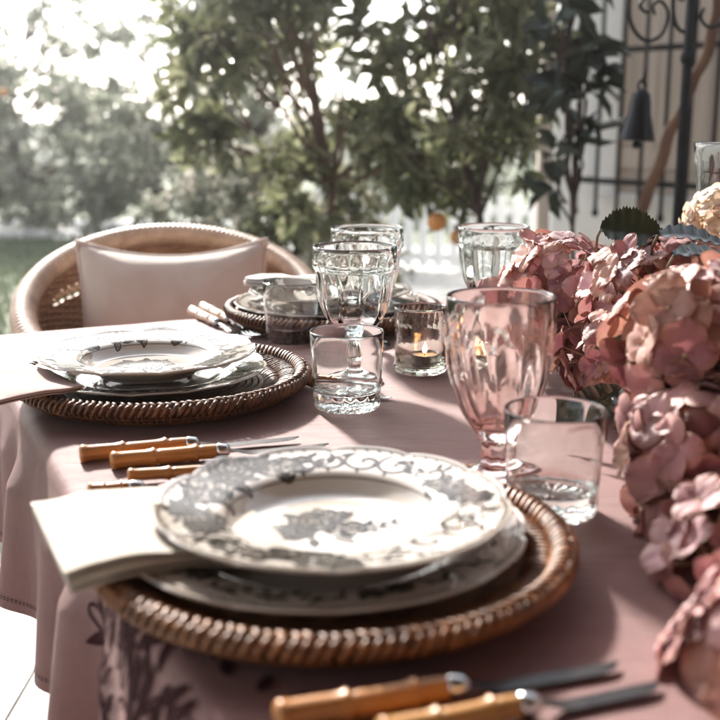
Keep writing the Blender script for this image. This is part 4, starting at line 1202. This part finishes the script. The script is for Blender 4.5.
# ------------------------------------------------------------------ wicker chair and pillow
CH = Vector((-.375, 2.16, 0)); CROT = R(12)
def chair():
    root = empty('wicker_chair', CH, CROT, 'honey coloured wicker tub armchair at the far end of the table', 'chair')
    # local: front = -Y. rim curve U shape: angle phi from -130..130 around back (+Y)
    PH = R(128)
    def rimp(u):   # u -1..1
        ph = u*PH; x = .292*math.sin(ph); y = .29*math.cos(ph)*(1 if abs(u) < .7 else 1)
        z = .660+.170*max(0, math.cos(ph*.72))**1.3
        return Vector((x, y, z))
    def basep(u):
        ph = u*PH; return Vector((.235*math.sin(ph), .225*math.cos(ph)-.01, .40))
    def surf(u, v, off=0):   # v 0 base ..1 rim
        a, c = basep(u), rimp(u); p = a.lerp(c, v)
        bul = .035*math.sin(PI*v*.9); ph = u*PH; nrm = Vector((math.sin(ph), math.cos(ph), -.15)).normalized()
        return p+nrm*(bul+off)
    # vertical stakes
    sh = MB(); NS = 66
    for k in range(NS+1):
        u = -1+2*k/NS
        sh.tube([surf(u, v/10) for v in range(11)], .0032, 5)
    rows = 58; n = NS*3
    for r in range(rows):
        v0 = (r+.5)/rows
        if 45 <= r <= 48: 
            for sg in (-1, 1):
                sh.tube([surf(sg*(.42+.58*i/60), v0, .0052*math.sin(sg*(.42+.58*i/60)*NS/2*PI+PI/2)*(1 if r%2 else -1)) for i in range(61)], .0052, 5)
            continue        # open band at the back near the top
        pts = []
        for i in range(n+1):
            u = -1+2*i/n; k = u*NS/2*PI+NS/2*PI
            s = math.sin(k+PI/2)*(1 if r%2 else -1)
            pts.append(surf(u, v0, .0052*s))
        sh.tube(pts, .0052, 5)
    # open band: crossed canes
    for k in range(int(NS*.29), int(NS*.71)):
        u = -1+2*k/NS; u2 = -1+2*(k+1)/NS
        sh.tube([surf(u, 45/rows, .003), surf(u2, 49/rows, .003)], .0026, 5); sh.tube([surf(u2, 45/rows, -.003), surf(u, 49/rows, -.003)], .0026, 5)
    sh.build('woven_shell', M_wicker, root)
    # rim roll with wrapped cane ridges
    rm = MB(); N = 1100; seg = 12; vs = []
    P = [rimp(-1+2*i/N) for i in range(N+1)]
    dn = [P[0]+Vector((0,0,-.30*(1-k/60))) for k in range(60)]; dn2 = [P[-1]+Vector((0,0,-.30*(k+1)/60)) for k in range(60)]
    P = dn+P+dn2
    for i, p in enumerate(P):
        t = (P[min(i+1,len(P)-1)]-P[max(0,i-1)]).normalized()
        ref = Vector((0,0,1)) if abs(t.z) < .93 else Vector((0,1,0))
        a1 = t.cross(ref).normalized(); a2 = t.cross(a1)
        for k in range(seg):
            th = 2*PI*k/seg; rr = .0215+.0022*abs(math.sin(i*.33+th*.5))**.7
            vs.append(p+a1*rr*math.cos(th)*1.15+a2*rr*math.sin(th))
    fs = [(i*seg+k, i*seg+(k+1)%seg, (i+1)*seg+(k+1)%seg, (i+1)*seg+k) for i in range(len(P)-1) for k in range(seg)]
    fs += [tuple(range(seg-1,-1,-1)), tuple((len(P)-1)*seg+k for k in range(seg))]
    rm.add(vs, fs); rm.build('rim', M_wickerR, root)
    st = MB(); st.lathe([(0,.36),(.20,.36),(.245,.375),(.25,.395),(.24,.41),(.2,.415),(0,.415)], 60, lambda r,z,a,i: (r*(1+.006*abs(math.sin(a*60))), z)); st.build('seat', M_wicker, root)
    cu = MB(); cu.lathe([(0,.418),(.19,.418),(.215,.425),(.222,.44),(.212,.456),(.17,.463),(0,.466)], 48); cu.build('seat_cushion', M_seatc, root)
    for sx in (-1,1):
        for sy in (-1,1):
            l = MB(); l.tube([(sx*.19,sy*.18,.38),(sx*.215,sy*.21,.18),(sx*.225,sy*.22,0)], [.02,.018,.016], 10); l.build('leg', M_wickerR, root)
chair()
def pillow():
    W, H, T = .194, .192, .085
    loc = Vector((-.378, 2.150, .466)); root = empty('pillow', loc, R(6), 'blush linen pillow leaning against the back of the wicker chair', 'pillow')
    tilt = Matrix.Rotation(R(-14), 3, 'X')
    def pt(u, v, side):
        # u,v -1..1
        k = (1-abs(u)**2.6)*(1-abs(v)**2.6); th = T*max(0,k)**.55*side
        pin = 1-.09*(1-abs(u)**2)*abs(v)**3; pin2 = 1-.08*(1-abs(v)**2)*abs(u)**3
        x = W*u*pin2; z = H*v*pin+H
        wr = .009*noise.noise(Vector((u*1.6+v*.8,v*2.2,side)))*k+.004*noise.noise(Vector((u*7+v*4,v*3-u*2,side+5)))*k+.0035*math.sin(math.atan2(1.05-v, 1.05-abs(u))*26)*math.exp(-3.2*math.hypot(1-abs(u),1-v))+.003*math.sin((u-v)*7)*k*(abs(u)+abs(v))*.5
        sag = -.018*(1-u*u)*(v > 0)*abs(v)**2
        return tilt @ Vector((x, -th+wr*side, z+sag))
    n = 44
    b = MB()
    for side in (1,-1):
        b.grid(None, n+1, n+1, lambda i, j: pt(-1+2*i/n, -1+2*j/n, side))
    o = b.build('cover', M_pillow, root)
    edge = []
    for k in range(80): edge.append((-1+2*k/80, -1))
    for k in range(80): edge.append((1, -1+2*k/80))
    for k in range(80): edge.append((1-2*k/80, 1))
    for k in range(80): edge.append((-1, 1-2*k/80))
    b = MB(); b.tube([pt(u*1.0, v*1.0, 1) for u, v in edge], .0052, 8, closed=True); b.build('piping', M_piping, root)
pillow()

# ------------------------------------------------------------------ camera
cam = bpy.data.cameras.new('camera'); co = bpy.data.objects.new('camera', cam); COL.objects.link(co)
co.location = (0, 0, CZ); co.rotation_euler = (PI/2-PITCH, 0, 0)
cam.sensor_fit = 'HORIZONTAL'; cam.sensor_width = 24; cam.lens = 24*F/720; cam.clip_start = .02; cam.clip_end = 600
cam.dof.use_dof = True; cam.dof.focus_distance = 1.32; cam.dof.aperture_fstop = 3.3
sc.camera = co

# ------------------------------------------------------------------ haze
HAZE = .0036
hz = MB(); hz.box((0,0,1.9), (86,80,5.9)); hm = bpy.data.materials.new('garden_haze'); hm.use_nodes = True
hn = hm.node_tree; hn.nodes.remove(hn.nodes['Principled BSDF']); pv = hn.nodes.new('ShaderNodeVolumePrincipled')
pv.inputs['Color'].default_value = (.93,.93,.92,1); pv.inputs['Density'].default_value = HAZE; pv.inputs['Anisotropy'].default_value = .84
hn.links.new(pv.outputs[0], hn.nodes['Material Output'].inputs['Volume'])
tag(hz.build('haze', hm, smooth=False), 'thin bright morning haze over the garden', 'haze', kind='stuff')
# ------------------------------------------------------------------ light
SUN_AZ = R(-22); SUN_EL = R(30)
w = bpy.data.worlds.new('World'); sc.world = w; w.use_nodes = True
nt = w.node_tree; bg = nt.nodes['Background']
sky = nt.nodes.new('ShaderNodeTexSky'); sky.sky_type = 'NISHITA'; sky.sun_disc = False
sky.sun_elevation = SUN_EL; sky.sun_rotation = SUN_AZ; sky.dust_density = 1.5; sky.air_density = 1.0; sky.ozone_density = 1.0
hs = nt.nodes.new('ShaderNodeHueSaturation'); hs.inputs['Saturation'].default_value = .35; nt.links.new(sky.outputs[0], hs.inputs['Color']); nt.links.new(hs.outputs[0], bg.inputs[0]); bg.inputs[1].default_value = .12
sun = bpy.data.lights.new('sun', 'SUN'); sun.energy = 4.2; sun.angle = R(4.5); sun.color = (1, .94, .87)
so = bpy.data.objects.new('sun', sun); COL.objects.link(so)
dirv = Vector((math.sin(SUN_AZ)*math.cos(SUN_EL), math.cos(SUN_AZ)*math.cos(SUN_EL), math.sin(SUN_EL)))
so.rotation_euler = dirv.to_track_quat('Z', 'Y').to_euler()

vs = sc.view_settings
vs.view_transform = 'Standard'; vs.look = 'None'; vs.gamma = 1; vs.use_curve_mapping = False; vs.exposure = 1.7
cy = sc.cycles
cy.use_denoising = True; cy.denoiser = 'OPENIMAGEDENOISE'
cy.max_bounces = 18; cy.transmission_bounces = 16; cy.glossy_bounces = 6; cy.diffuse_bounces = 4; cy.transparent_max_bounces = 16
cy.sample_clamp_indirect = 6; cy.blur_glossy = .3; cy.caustics_refractive = True; cy.caustics_reflective = False
cy.use_adaptive_sampling = False
